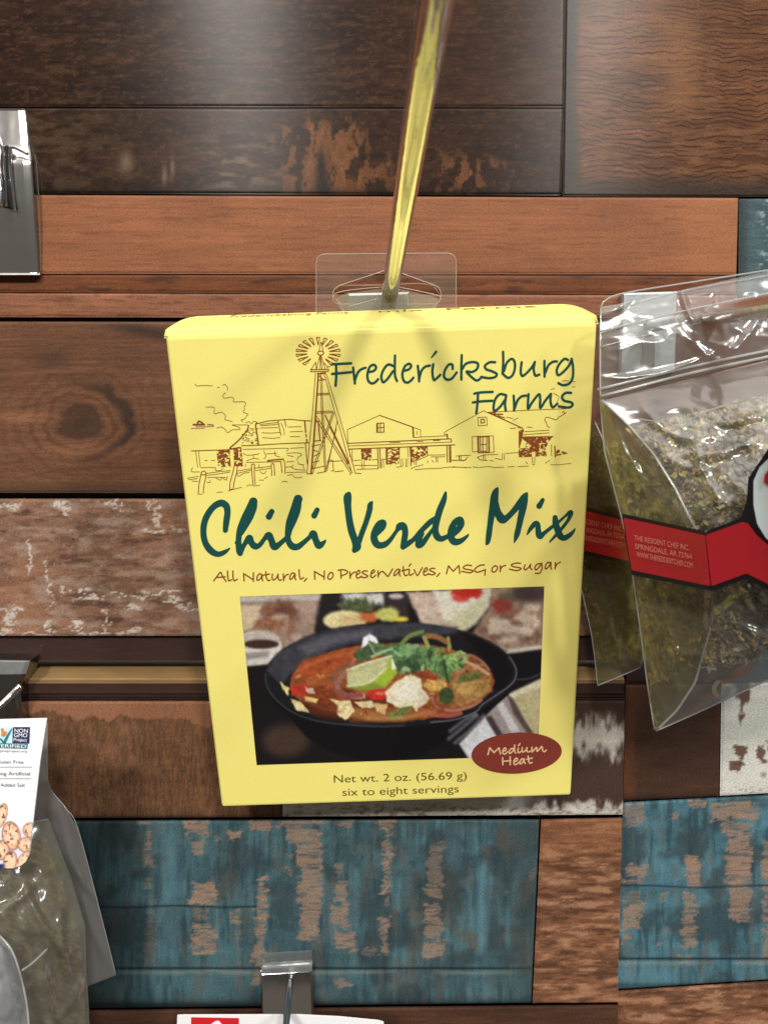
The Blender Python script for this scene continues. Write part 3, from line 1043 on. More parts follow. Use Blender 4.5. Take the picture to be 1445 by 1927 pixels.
for s in ([(100, 172), (160, 166), (208, 185), (192, 215), (132, 238)], [(130, 180), (136, 265)], [(235, 190), (240, 265)], [(243, 240), (268, 205), (300, 192)],
          [(318, 225), (350, 202), (343, 173), (317, 195), (311, 248), (332, 263), (370, 240)], [(438, 182), (400, 180), (378, 200), (420, 224), (443, 241), (410, 257), (360, 250)],
          [(482, 215), (520, 190), (513, 167), (487, 190), (477, 243), (500, 256), (535, 230)], [(560, 180), (565, 250)], [(565, 230), (592, 192), (620, 187)],
          [(618, 186), (648, 215), (675, 243), (702, 205), (730, 157)], [(815, 167), (785, 162), (752, 200), (748, 233), (780, 218), (812, 172), (808, 215), (818, 240)],
          [(852, 130), (860, 205), (878, 234), (902, 225)], [(835, 180), (915, 160)], [(925, 165), (920, 215), (935, 230), (970, 210)], [(942, 98), (921, 125)], [(980, 165), (1000, 210), (1020, 232), (1046, 190), (1072, 142)],
          [(1092, 195), (1130, 170), (1123, 142), (1097, 165), (1087, 210), (1107, 231), (1145, 210)], [(1218, 152), (1180, 150), (1157, 170), (1195, 190), (1223, 208), (1195, 224), (1140, 217)], [(1275, 207), (1241, 245)]):
    ink.stroke(t2(s), RT)
ink.stroke(t3([(60, 245), (85, 152), (140, 215), (205, 147), (215, 240)]), RT, False)
for s in ([(350, 150), (300, 143), (257, 165), (268, 186), (340, 200), (368, 212), (330, 232), (236, 215)], [(500, 142), (450, 146), (395, 182), (388, 213), (430, 224), (508, 197)], [(510, 192), (505, 260)],
          [(625, 150), (592, 175), (587, 213), (615, 224), (648, 190), (648, 162), (622, 150)], [(685, 150), (682, 220)], [(685, 195), (708, 160), (745, 147)],
          [(918, 122), (860, 121), (812, 140), (830, 160), (908, 175), (920, 190), (870, 207), (790, 190)], [(970, 140), (956, 180), (975, 198), (1010, 170), (1034, 132)], [(1034, 132), (1030, 175), (1050, 195)],
          [(1150, 127), (1110, 132), (1082, 170), (1096, 198), (1130, 170), (1160, 122)], [(1162, 122), (1165, 180), (1140, 235), (1086, 238)],
          [(1265, 112), (1225, 117), (1202, 160), (1207, 188), (1240, 165), (1268, 115), (1265, 160), (1273, 190)], [(1320, 115), (1315, 190)], [(1320, 165), (1342, 130), (1375, 110)]):
    ink.stroke(t3(s), RT)
ink.mesh('tagline_lettering', mat_brown, box, face)

# ---- net weight in plain print
mb = MB()
n1 = T(615, 1440, 275 / 1445)
p = n1([(70, 173), (1383, 138), (155, 304), (1304, 268)])
text_on(mb, 'Net wt. 2 oz. (56.69 g)', p[0], p[1], 15.0, face)
text_on(mb, 'six to eight servings', p[2], p[3], 15.0, face)
mb.build('weight_lettering', mat_olive, box, local=True)

# ---- the farm drawing
ink = Ink(350, 630, 1092, 932, 0.5)
fa, fb, fc, fd = T(340, 700, 260 / 1445), T(540, 620, 160 / 1101), T(640, 760, 240 / 1445), T(850, 760, 240 / 1445)


def wob(P, a=0.5):
    return [(x + random.uniform(-a, a), y + random.uniform(-a, a)) for x, y in P]


TH = 0.54
for s in ([(150, 125), (175, 145), (240, 140), (335, 145)], [(385, 165), (405, 158)], [(440, 140), (465, 130), (490, 160), (490, 195)],
          [(470, 215), (440, 250), (465, 272), (530, 262), (555, 280), (560, 312), (660, 310), (682, 335), (665, 370), (670, 390), (655, 420), (705, 440), (685, 465), (670, 490), (635, 500), (655, 525)],
          [(270, 368), (350, 370), (355, 435), (425, 420), (470, 455), (465, 495), (510, 510), (545, 520)],
          [(110, 590), (180, 588), (255, 588)], [(160, 570), (350, 572)], [(380, 585), (430, 575), (470, 605), (495, 635), (540, 605), (620, 600), (605, 575), (540, 555)], [(540, 553), (710, 553)],
          [(680, 530), (720, 520), (740, 540), (770, 515), (800, 530)], [(830, 548), (1015, 528)], [(835, 562), (1015, 547)], [(835, 585), (1015, 580)], [(850, 635), (950, 638), (1040, 630)], [(855, 685), (960, 692), (1040, 685)],
          [(1050, 530), (1080, 600), (1085, 660)], [(1125, 575), (1260, 570)], [(1145, 625), (1275, 620)], [(1145, 675), (1250, 675)], [(160, 830), (180, 995)], [(190, 830), (208, 995)],
          [(655, 808), (900, 803), (1115, 797), (1110, 830)], [(1150, 797), (1285, 790)], [(255, 925), (285, 925)], [(320, 925), (360, 925)],
          [(655, 850), (700, 870), (800, 860), (820, 850)], [(870, 820), (880, 850), (895, 880), (870, 910)], [(900, 855), (1010, 850)], [(985, 830), (990, 870), (1040, 890)],
          [(1110, 850), (1180, 845), (1250, 850), (1265, 870), (1230, 890), (1220, 920)], [(1115, 870), (1180, 885)], [(1230, 935), (1235, 960), (1290, 970)], [(690, 945), (905, 940)], [(690, 930), (760, 905), (820, 910)],
          [(760, 870), (765, 900)], [(680, 960), (680, 990)], [(1100, 940), (1185, 935)], [(1180, 970), (1165, 1000), (1220, 1020), (1310, 1025)], [(1100, 995), (1160, 990)], [(820, 965), (820, 995), (860, 1000)], [(1280, 975), (1290, 1010)],
          [(75, 1110), (190, 1090)], [(80, 1125), (180, 1115)], [(120, 1140), (185, 1145)], [(270, 1060), (380, 1045), (520, 1030)], [(275, 1080), (400, 1065), (520, 1045)], [(280, 1105), (370, 1100), (480, 1105)],
          [(590, 1035), (740, 1010)], [(590, 1060), (740, 1025)], [(780, 1005), (945, 985)], [(785, 1030), (940, 1005)], [(130, 1000), (115, 1020), (120, 1042), (200, 1045)], [(215, 1000), (360, 1000), (370, 1030), (430, 1025), (440, 1000)],
          [(370, 1110), (420, 1130), (430, 1100)], [(440, 1105), (480, 1130), (490, 1090)], [(275, 1150), (310, 1155), (310, 1130)], [(590, 1070), (610, 1090), (660, 1060), (720, 1050)], [(830, 1040), (870, 1065), (900, 1030)],
          [(180, 1275), (230, 1278)], [(495, 1245), (560, 1225), (640, 1205)], [(690, 1195), (720, 1180), (780, 1190), (830, 1185)], [(825, 1130), (870, 1130)], [(880, 1115), (910, 1095)], [(1055, 1150), (1085, 1142), (1120, 1150)],
          [(1120, 1080), (1170, 1075), (1200, 1105), (1270, 1100)], [(380, 1258), (440, 1255)], [(1105, 1050), (1315, 1045)]):
    ink.stroke(fa(s), TH)
for s in ([(218, 1050), (205, 1120), (190, 1200), (188, 1265)], [(268, 1050), (262, 1110), (245, 1190), (238, 1265)], [(218, 1050), (240, 1035), (268, 1050)], [(222, 1075), (262, 1072)],
          [(560, 985), (545, 1060), (520, 1150), (515, 1230)], [(595, 990), (585, 1060), (560, 1150), (552, 1225)], [(560, 985), (580, 975), (595, 990)], [(515, 1230), (550, 1225)],
          [(742, 970), (748, 1080), (760, 1175)], [(775, 970), (772, 1060), (782, 1175)], [(742, 970), (758, 960), (775, 970)], [(948, 970), (955, 1085)], [(978, 965), (985, 1080)], [(948, 970), (962, 955), (978, 965)],
          [(1050, 940), (1060, 1050)], [(1080, 920), (1092, 985), (1092, 1060)], [(640, 770), (800, 765), (1080, 748), (1340, 740)], [(115, 825), (330, 818), (510, 812)],
          [(785, 545), (900, 515), (1000, 505), (1140, 495), (1250, 505), (1365, 512)], [(1020, 510), (1035, 590), (1050, 660)], [(1090, 505), (1105, 570)], [(910, 940), (1050, 935)], [(1305, 745), (1325, 960)]):
    ink.stroke(fa(s), 0.8)
for s in ([(712, 560), (695, 610), (640, 680), (580, 740), (515, 802), (620, 790)], [(800, 530), (785, 560), (800, 650), (815, 755)], [(1298, 515), (1308, 630)], [(1312, 655), (1315, 675)], [(1318, 705), (1322, 740)], [(910, 926), (1000, 916), (1075, 912)]):
    ink.stroke(fa(s), 1.25)
for s in ([(135, 550), (250, 550)], [(178, 535), (192, 515), (225, 530), (240, 545)]):
    ink.stroke(fa(s), 1.6)
ink.stroke(fa([(285, 550), (345, 555)]), 1.0)
ink.fill(fa([(375, 822), (515, 815), (525, 990), (395, 992)]), 0.55, 3)
ink.fill(fa([(555, 800), (635, 785), (655, 985), (560, 985)]), 0.57, 6)
for i in range(60):
    x, y = random.uniform(640, 800), random.uniform(585, 752)
    if x > 712 - (y - 560) * 0.95 + 15:
        ink.stroke(fa([(x, y), (x + random.uniform(5, 22), y + random.uniform(-10, 4))]), 0.55)
# windmill
for i in range(18):
    a = 2 * math.pi * (i + 0.5) / 18
    if 50 < math.degrees(a) < 125:
        continue
    c, s = math.cos(a), math.sin(a)
    o = lambda rx, ry, da: (405 + rx * math.cos(a + da), 300 + ry * math.sin(a + da))
    P = [o(150, 105, 0), o(285, 196, -0.075), o(288, 199, 0.0), o(285, 196, 0.075), o(150, 105, 0.03)]
    ink.stroke(fb(P), 0.7, False)
    ink.stroke(fb([P[0], P[3 if i < 9 else 1]]), 0.95, False)
for s in ([(440, 160), (415, 285)], [(445, 165), (470, 270), (465, 290)], [(425, 345), (385, 510)], [(432, 345), (432, 510)], [(445, 345), (495, 510)], [(440, 380), (455, 510)], [(310, 520), (310, 545)], [(540, 515), (540, 540)],
          [(310, 520), (375, 420), (378, 500)], [(520, 495), (580, 460)], [(480, 430), (530, 490)], [(370, 560), (330, 1100), (290, 1480), (262, 1865)], [(480, 565), (600, 1000), (700, 1330), (840, 1850)], [(510, 575), (640, 1000), (760, 1400), (885, 1860)],
          [(435, 660), (445, 1000), (470, 1480), (490, 1840)], [(455, 660), (465, 1050), (490, 1480), (505, 1840)], [(395, 830), (540, 825)], [(395, 848), (545, 842)], [(380, 1065), (600, 1055)], [(380, 1085), (605, 1075)],
          [(380, 1118), (845, 1850)], [(368, 1150), (820, 1855)], [(610, 1085), (330, 1870)], [(590, 1085), (310, 1860)], [(650, 1190), (520, 1830)], [(640, 1290), (500, 1840)], [(320, 1510), (430, 1490)], [(560, 1690), (590, 1690), (605, 1830), (575, 1830)],
          [(330, 1800), (480, 1770)], [(390, 1860), (500, 1840)], [(520, 1710), (720, 1700)], [(620, 1840), (730, 1830)], [(810, 1880), (845, 1850)], [(885, 1860), (960, 1865)], [(340, 1560), (400, 1580)], [(350, 1640), (430, 1600)], [(340, 1720), (420, 1700)]):
    ink.stroke(fb(s), 0.66, False)
el = [(437 + 40 * math.cos(t), 305 + 26 * math.sin(t)) for t in np.linspace(0, 2 * math.pi, 24)]
ink.stroke(fb(el), 0.8)
for s, r_ in (([(310, 520), (540, 515)], .8), ([(310, 545), (540, 540)], .8), ([(408, 570), (378, 1000), (348, 1450), (314, 1865)], 1.5), ([(262, 1870), (325, 1865)], .8), ([(400, 572), (495, 562)], 1.5), ([(415, 600), (480, 650)], .8),
              ([(440, 575), (440, 650)], .9), ([(410, 655), (490, 650)], .8), ([(495, 1110), (660, 1450), (800, 1730)], 1.1), ([(560, 1270), (790, 1740)], .8), ([(405, 1200), (430, 1440)], 1.1), ([(360, 1195), (410, 1190)], .9), ([(350, 1445), (440, 1435)], .9), ([(432, 350), (432, 380)], 1.3),
              ([(405, 320), (437, 336), (470, 318)], 1.0)):
    ink.stroke(fb(s), r_, False)
# long house and porch
for s in ([(90, 440), (82, 290), (445, 128), (830, 265), (910, 295), (912, 375)], [(870, 310), (872, 345)], [(830, 378), (1205, 360)], [(95, 475), (1262, 430)], [(560, 440), (680, 437)], [(870, 428), (940, 425)], [(1060, 415), (1130, 412)],
          [(1445, 175), (1180, 320), (1180, 345), (1215, 345), (1220, 390)], [(105, 515), (110, 600)], [(135, 515), (140, 660)], [(470, 630), (470, 720)], [(490, 630), (492, 720)], [(765, 490), (770, 600)], [(245, 640), (250, 735)], [(275, 645), (272, 735)],
          [(680, 620), (690, 705)], [(700, 620), (715, 700)], [(745, 620), (740, 705), (765, 705), (765, 615)], [(840, 620), (840, 690)], [(865, 615), (862, 690)], [(160, 695), (420, 695)], [(150, 640), (235, 635)], [(360, 630), (420, 630)], [(190, 740), (430, 735)],
          [(470, 625), (515, 625)], [(675, 500), (670, 610)], [(990, 490), (990, 575)], [(985, 578), (1195, 575)], [(1030, 600), (1190, 597)], [(1085, 600), (1090, 660)], [(1105, 600), (1108, 660)], [(870, 640), (990, 590)], [(800, 735), (850, 715), (940, 690)],
          [(850, 745), (960, 735), (1130, 730), (1230, 715), (1440, 718)], [(1310, 590), (1440, 580)], [(1345, 585), (1345, 640)], [(1365, 585), (1368, 640)], [(1280, 640), (1420, 640), (1440, 610)], [(990, 640), (990, 670)], [(1040, 640), (1060, 660)], [(640, 715), (700, 710)]):
    ink.stroke(fc(wob(s, 2)), TH, False)
for s, r_ in (([(445, 128), (820, 260)], .8), ([(415, 220), (495, 215), (498, 318), (415, 322), (415, 220)], .8), ([(455, 220), (457, 318)], .8), ([(415, 270), (497, 267)], .7), ([(422, 225), (424, 318)], 1.3), ([(824, 265), (832, 375)], 1.4),
              ([(85, 447), (1255, 395), (1262, 430)], .85), ([(95, 512), (690, 490), (1255, 465), (1300, 463)], .85), ([(1212, 345), (1217, 388)], 1.3), ([(425, 510), (432, 725)], .9), ([(450, 510), (458, 725)], .9), ([(797, 490), (802, 700)], .9), ([(1210, 475), (1214, 660)], .9),
              ([(1237, 470), (1242, 660)], 1.1), ([(1252, 470), (1256, 655)], .8), ([(520, 622), (670, 610)], .8)):
    ink.stroke(fc(s), r_, False)
ink.fill(fc([(235, 515), (355, 510), (355, 640), (245, 635)]), 0.58, 11)
ink.fill(fc([(515, 500), (668, 492), (668, 620), (670, 680), (520, 685)]), 0.52, 12)
ink.fill(fc([(785, 490), (990, 485), (985, 570), (800, 670)]), 0.50, 13)
ink.fill(fc([(785, 490), (818, 489), (820, 655), (800, 670)]), 0.70, 13)
ink.fill(fc([(515, 500), (540, 499), (535, 685), (520, 685)]), 0.75, 12)
# gabled barn and shed
for s in ([(0, 272), (360, 78), (800, 275), (815, 310)], [(400, 95), (860, 72), (1290, 55)], [(295, 155), (395, 150), (400, 240), (298, 247), (295, 155)], [(290, 540), (232, 545), (230, 370), (470, 360), (478, 545), (420, 550)], [(825, 315), (1100, 295)], [(790, 350), (1100, 325)],
          [(1125, 460), (1130, 590)], [(55, 590), (215, 580)], [(85, 585), (85, 640)], [(100, 580), (103, 635)], [(0, 635), (60, 640), (140, 645), (185, 600)], [(350, 580), (520, 570)], [(615, 560), (755, 550)], [(355, 580), (355, 635)], [(375, 575), (378, 635)], [(575, 560), (568, 635)],
          [(598, 560), (590, 635)], [(355, 580), (290, 605), (320, 635), (400, 640)], [(430, 640), (470, 645)], [(490, 615), (560, 630)], [(15, 710), (35, 710)], [(50, 715), (100, 718)], [(130, 720), (220, 718)], [(240, 715), (300, 720)], [(310, 720), (420, 708), (480, 720), (590, 715)],
          [(630, 713), (710, 710)], [(740, 712), (870, 705)], [(1115, 688), (1200, 690), (1350, 675)], [(840, 655), (860, 680)], [(1060, 670), (1110, 640)], [(660, 275), (720, 272)], [(740, 270), (800, 268)], [(620, 150), (690, 165)], [(690, 190), (750, 160)], [(850, 262), (910, 268)],
          [(910, 600), (912, 690), (935, 690), (938, 600)]):
    ink.stroke(fd(wob(s, 2)), TH, False)
for s in ([(1110, 265), (1080, 250), (1070, 210), (1050, 180), (1080, 150), (1180, 180), (1210, 150), (1280, 110), (1295, 90)], [(1250, 100), (1265, 85), (1275, 110), (1295, 95)]):
    ink.stroke(fd(s), 0.6)
for s in ([(1120, 500), (1165, 485)], [(1245, 405), (1280, 398), (1320, 402)], [(1150, 540), (1210, 580), (1190, 640)], [(1370, 410), (1395, 408)], [(1360, 472), (1395, 468)]):
    ink.stroke(c2(s), 0.5)
for s, r_ in (([(430, 103), (800, 275)], .9), ([(440, 100), (490, 100)], 1.2), ([(480, 116), (575, 118)], 1.2), ([(520, 132), (600, 160)], .9), ([(330, 175), (368, 172), (368, 212), (330, 215), (330, 175)], .9), ([(297, 370), (302, 548)], 1.6), ([(322, 375), (325, 540)], .8), ([(350, 378), (352, 540)], .8),
              ([(395, 375), (395, 540)], .8), ([(418, 365), (422, 548)], 1.4), ([(300, 372), (415, 368)], 1.2), ([(325, 460), (392, 458)], .7), ([(325, 535), (395, 535)], .7), ([(300, 552), (420, 550)], 1.0), ([(780, 375), (1145, 370)], .9), ([(1165, 480), (1170, 600)], 1.1)):
    ink.stroke(fd(s), r_, False)
ink.fill(fd([(757, 300), (815, 288), (795, 380), (790, 420), (768, 500), (757, 605)]), 0.72, 21)
ink.fill(fd([(790, 380), (1140, 376), (1100, 420), (1060, 510), (1075, 590), (945, 596), (942, 540), (905, 540), (905, 598), (757, 605), (768, 500), (835, 500), (830, 430)]), 0.60, 22)
ink.fill(fd([(1180, 510), (1320, 560), (1180, 590)]), 0.58, 23)
ink.mesh('farm_drawing', mat_brown, box, face)

#=FOOD
# ---- the printed bowl photo: a flat colour print on a fine grid
corn = boxat(np.array([451, 1024, 1011.5, 484.]), np.array([1124, 1102, 1422, 1440.]), INKZ)
x0, x1 = (corn[0, 0] + corn[3, 0]) / 2, (corn[1, 0] + corn[2, 0]) / 2
y0, y1 = (corn[2, 1] + corn[3, 1]) / 2, (corn[0, 1] + corn[1, 1]) / 2
nu, nv = 400, 230
X, Y = np.meshgrid(np.linspace(x0, x1, nu), np.linspace(y1, y0, nv))
U, V = box_to_px(np.stack([X, Y, np.full_like(X, INKZ)], -1))
IMG = np.zeros((nv, nu, 3)) + np.array([30, 26, 28.])
q5 = T(430, 1090, 330 / 1445)
q6 = T(740, 1090, 350 / 1445)


def pg(P, c, soft=2.0, a=1.0, rag=0.0, rs=8.0, seed=0, tex=0.0, ts=6.0):
    """paint a soft-edged polygon; rag roughens its outline, tex mottles it"""
    global IMG
    d = poly_sd(U, V, np.array(P)[:, :2])
    if rag:
        d = d + (fbm(U / rs, V / rs, seed, 3) - 0.5) * 2 * rag
    m_ = sm(soft, -soft, d) * a
    cc = np.ones_like(IMG) * np.asarray(c, float)
    if tex:
        cc = cc * (1 + tex * 2 * (fbm(U / ts, V / ts, seed + 5, 3) - 0.5))[..., None]
    IMG = mixc(IMG, cc, m_)


def elp(cx_, cy_, a_, b_, T_=q5, n=28, rot=0.0):
    pts = []
    for t in np.linspace(0, 2 * math.pi, n, endpoint=False):
        x, y = a_ * math.cos(t), b_ * math.sin(t)
        pts.append((cx_ + x * math.cos(rot) - y * math.sin(rot), cy_ + x * math.sin(rot) + y * math.cos(rot)))
    return T_(pts) if T_ else pts


def ln(P, c, w, a=1.0, soft=1.2, smooth=True):
    global IMG
    P = catmull(np.array(P, float)) if smooth else np.array(P, float)
    d = np.full(U.shape, 1e9)
    for p_, q_ in zip(P[:-1], P[1:]):
        e_ = q_ - p_
        t = np.clip(((U - p_[0]) * e_[0] + (V - p_[1]) * e_[1]) / (e_ @ e_ + 1e-9), 0, 1)
        d = np.minimum(d, np.hypot(U - p_[0] - e_[0] * t, V - p_[1] - e_[1] * t))
    IMG = mixc(IMG, c, sm(w + soft, w - soft, d) * a)


# blurred things behind the bowl
pg(q5([(60, 120), (770, 120), (745, 300), (700, 460), (500, 560), (330, 640), (140, 700), (90, 500)]), (160, 134, 118), 5, 1, 4, 14, 1, 0.18, 14)
pg(q5([(80, 130), (770, 115), (760, 175), (90, 195)]), (192, 182, 172), 3, .9)
pg(q5([(90, 185), (560, 172), (560, 195), (95, 215)]), (130, 124, 124), 3, .7)
pg(q5([(95, 220), (270, 215), (250, 330), (200, 400), (120, 430)]), (205, 182, 150), 5)
pg(elp(430, 270, 150, 90), (128, 84, 64), 8, .9, 9, 9, 3, 0.3, 6)
pg(elp(330, 380, 130, 50), (150, 96, 64), 7, .8, 7, 9, 4, 0.25, 6)
pg(elp(480, 250, 90, 40), (96, 62, 54), 6, .7, 6, 7, 5)
pg(elp(430, 310, 70, 22), (196, 170, 150), 5, .7, 4, 7, 5)
pg(elp(520, 420, 40, 90), (140, 92, 74), 6, .7, 5, 9, 6)
pg(elp(560, 480, 50, 40), (200, 184, 172), 6, .6)
pg(elp(640, 230, 90, 60), (178, 150, 136), 8, .7)
pg(elp(240, 560, 200, 135), (218, 212, 202), 3)
pg(elp(260, 500, 165, 75), (188, 176, 166), 4)
pg(elp(270, 535, 145, 38), (66, 46, 42), 3)
pg(q5([(120, 610), (340, 590), (330, 640), (140, 670)]), (150, 144, 140), 4)
pg(q5([(130, 680), (350, 662), (330, 700), (140, 718)]), (210, 200, 190), 3)
pg(q5([(770, 110), (1010, 110), (960, 240), (800, 330), (790, 420), (730, 440), (720, 330)]), (42, 38, 42), 7)
pg(q5([(930, 110), (1290, 110), (1280, 200), (1150, 220), (960, 190)]), (212, 212, 208), 6, 1, 4, 9, 9)
pg(q5([(1270, 110), (1480, 110), (1480, 330), (1390, 260), (1290, 210)]), (58, 48, 52), 6)
pg(elp(1380, 140, 60, 22), (205, 190, 186), 4)
pg(elp(1050, 220, 150, 66), (88, 98, 66), 6, 1, 8, 8, 10, 0.3)
pg(elp(960, 340, 180, 82), (232, 216, 160), 4, 1)
pg(elp(1010, 340, 110, 46), (206, 176, 120), 5, .7)
pg(elp(1160, 310, 80, 42), (196, 104, 60), 5, 1, 3)
pg(elp(1310, 290, 100, 62), (196, 196, 104), 5, 1, 3)
pg(elp(1420, 330, 60, 22), (236, 206, 70), 4)
pg(q6([(100, 100), (345, 90), (440, 300), (440, 440), (250, 420), (220, 350)]), (196, 174, 156), 5, 1, 3, 10, 14, 0.15, 9)
pg(q6([(310, 90), (770, 60), (760, 200), (640, 340), (500, 440), (430, 420), (390, 300)]), (214, 208, 190), 5)
pg(q6([(480, 260), (740, 150), (640, 340), (500, 430), (440, 420)]), (198, 196, 158), 8, .9)
pg(elp(570, 105, 120, 48, q6), (186, 44, 36), 5, 1, 5, 8, 16)
pg(elp(520, 150, 60, 28, q6), (200, 60, 50), 5, .9)
pg(q6([(760, 60), (1200, 30), (1180, 540), (870, 570), (620, 420), (740, 220)]), (158, 130, 112), 6, 1, 4, 10, 17, 0.2, 9)
pg(elp(1060, 110, 150, 70, q6), (78, 64, 64), 9, 1)
pg(elp(880, 140, 70, 40, q6), (92, 88, 72), 7, .8)
pg(elp(840, 205, 80, 60, q6), (146, 60, 52), 7, .95, 4)
pg(elp(960, 265, 90, 30, q6), (168, 96, 76), 6, .7, 4)
for i, (x, y, a_, b_) in enumerate(((1010, 300, 70, 50), (830, 330, 80, 36), (930, 390, 90, 34), (1080, 220, 60, 36), (780, 390, 60, 40), (1040, 400, 60, 40), (900, 470, 100, 26), (1100, 330, 40, 50))):
    pg(elp(x, y, a_, b_, q6), (222, 206, 186), 6, .8, 5, 7, 20 + i)
for i, (x, y, a_, b_) in enumerate(((860, 290, 40, 22), (960, 340, 36, 18), (1020, 470, 60, 20), (800, 450, 50, 22), (700, 400, 40, 30), (1120, 440, 30, 50))):
    pg(elp(x, y, a_, b_, q6), (112, 80, 66), 6, .7, 4, 7, 40 + i)
pg(q6([(640, 470), (880, 545), (1200, 505), (1190, 535), (880, 580), (640, 520)]), (210, 204, 190), 4)
pg(q6([(880, 590), (1200, 545), (1180, 780), (900, 800)]), (24, 24, 28), 3)
# right side: plate, napkin
pg(q6([(880, 900), (1180, 765), (1180, 1260), (1060, 1200), (960, 1000)]), (190, 180, 136), 3, 1, 0, 8, 0, 0.06)
pg(q6([(880, 900), (1180, 755), (1170, 830), (1000, 895), (930, 930)]), (218, 210, 180), 4)
pg(q6([(700, 1080), (880, 885), (960, 980), (1080, 1200), (800, 1260)]), (160, 148, 148), 3)
pg(q6([(880, 890), (930, 930), (1010, 1080), (1090, 1200), (1040, 1200), (930, 1040)]), (92, 78, 74), 3)
pg(q6([(800, 980), (850, 950), (980, 1180), (920, 1200)]), (206, 200, 204), 3)
pg(q6([(700, 1075), (760, 1060), (850, 1210), (790, 1240)]), (72, 60, 62), 3)
pg(q6([(510, 1280), (710, 1070), (800, 1220), (720, 1330), (600, 1420)]), (214, 218, 224), 3, 1, 0, 8, 0, 0.08, 10)
# the bowl
pg(elp(470, 1330, 190, 130), (80, 60, 50), 14, .85)
pg(q6([(225, 340), (262, 432), (410, 446), (500, 436), (550, 398), (440, 320), (330, 320)]), (186, 168, 146), 3)
OUT = elp(734, 1270, 236, 99, None, 48, -0.02)
pg([(500, 1290), (515, 1322), (540, 1343), (576, 1386), (624, 1416), (700, 1436), (790, 1425), (842, 1392), (909, 1348), (958, 1306), (968, 1260), (730, 1250)], (20, 19, 22), 1.6)
pg(OUT, (32, 31, 34), 1.5)
pg([(502, 1262), (520, 1230), (570, 1200), (640, 1180), (760, 1172), (860, 1180), (860, 1192), (740, 1202), (650, 1215), (585, 1240), (545, 1272), (530, 1290)], (66, 66, 74), 5, .95, 3, 9, 50, 0.2, 12)
pg([(560, 1218), (610, 1196), (700, 1184), (700, 1196), (630, 1212), (580, 1234)], (104, 104, 116), 6, .7)
pg([(862, 1190), (905, 1200), (945, 1230), (965, 1262), (950, 1300), (925, 1295), (930, 1262), (900, 1225)], (24, 22, 26), 3)
pg(elp(738, 1284, 192, 74, None, 40, -0.02), (156, 84, 44), 2, 1, 2, 9, 51, 0.28, 12)
pg([(548, 1275), (570, 1242), (640, 1222), (690, 1216), (680, 1240), (610, 1270)], (174, 80, 42), 6, .85, 4, 9, 52, 0.2, 8)
pg([(548, 1300), (580, 1290), (640, 1300), (650, 1350), (590, 1342)], (124, 58, 30), 7, .8, 4, 9, 53, 0.25, 7)
pg([(650, 1330), (760, 1345), (830, 1330), (760, 1358), (660, 1358)], (166, 112, 62), 6, .8)
pg([(840, 1250), (920, 1262), (925, 1300), (870, 1330), (820, 1320)], (170, 118, 70), 6, .9, 4, 9, 54, 0.3, 7)
for i in range(90):
    t, rr = random.uniform(0, 2 * math.pi), math.sqrt(random.random())
    x, y = 738 + 182 * rr * math.cos(t), 1288 + 66 * rr * math.sin(t)
    c = random.choice([(206, 150, 88), (120, 40, 26), (214, 186, 130), (176, 62, 36), (92, 50, 28), (190, 120, 70), (150, 120, 70)])
    pg(elp(x, y, random.uniform(2, 7), random.uniform(1.2, 3.5), None, 9, random.uniform(0, 3)), c, 1.4, random.uniform(.4, .85))
pg([(548, 1318), (600, 1350), (700, 1362), (640, 1340), (590, 1318)], (84, 40, 24), 6, .7)
pg([(640, 1290), (700, 1312), (760, 1300), (740, 1330), (660, 1330)], (84, 42, 30), 6, .8)
pg(q5([(1090, 590), (1110, 480), (1165, 450), (1215, 480), (1255, 560), (1180, 540)]), (236, 236, 236), 2)
P5 = [([(425, 845), (500, 900), (492, 960), (450, 910)], (226, 216, 136)), ([(505, 880), (640, 865), (655, 955), (525, 965)], (188, 56, 36)), ([(510, 980), (600, 1015), (672, 1100), (560, 1085)], (226, 204, 150)),
      ([(620, 962), (740, 985), (722, 1018), (632, 1008)], (232, 204, 122)), ([(632, 890), (700, 900), (715, 945), (650, 935)], (212, 178, 160)),
      ([(832, 982), (905, 1000), (1000, 1000), (1042, 1085), (965, 1165), (890, 1112), (905, 1045)], (228, 208, 156)), ([(1040, 1012), (1175, 1000), (1215, 1052), (1100, 1062)], (226, 204, 160)),
      ([(1000, 940), (1120, 930), (1130, 985), (1010, 985)], (206, 150, 120)), ([(1310, 1110), (1430, 1050), (1445, 1150), (1330, 1165)], (128, 138, 74)), ([(1200, 1020), (1310, 1030), (1290, 1120), (1220, 1090)], (216, 176, 120))]
for i, (p, c) in enumerate(P5):
    pg(q5(p), c, 1.4, 1, 2, 6, 60 + i, 0.22, 5)
ln(q5([(1020, 690), (940, 790), (900, 870), (910, 930), (980, 960)]), (150, 112, 104), 5, .8)
ln(q5([(980, 720), (900, 760), (850, 830)]), (120, 84, 66), 6, .7)
ln(q5([(880, 920), (960, 965), (1090, 955)]), (146, 72, 70), 5, .9)
pg(elp(1235, 950, 92, 46), (202, 48, 36), 1.6, 1, 1.5, 7, 75, .15)
pg(elp(1250, 940, 40, 14), (236, 130, 110), 2, .8)
pg(q5([(1030, 605), (1175, 515), (1260, 590), (1170, 665), (1060, 680)]), (76, 94, 66), 1.6, 1, 3, 6, 80, 0.35, 5)
pg(q5([(1160, 512), (1290, 545), (1420, 520), (1500, 560), (1480, 770), (1400, 790), (1345, 640), (1230, 640)]), (86, 112, 72), 1.6, 1, 4, 6, 81, 0.4, 5)
ln(q5([(1180, 640), (1290, 590), (1400, 560)]), (176, 196, 150), 2.2, .9)
ln(q5([(1160, 530), (1200, 600), (1240, 620)]), (160, 180, 140), 1.8, .8)
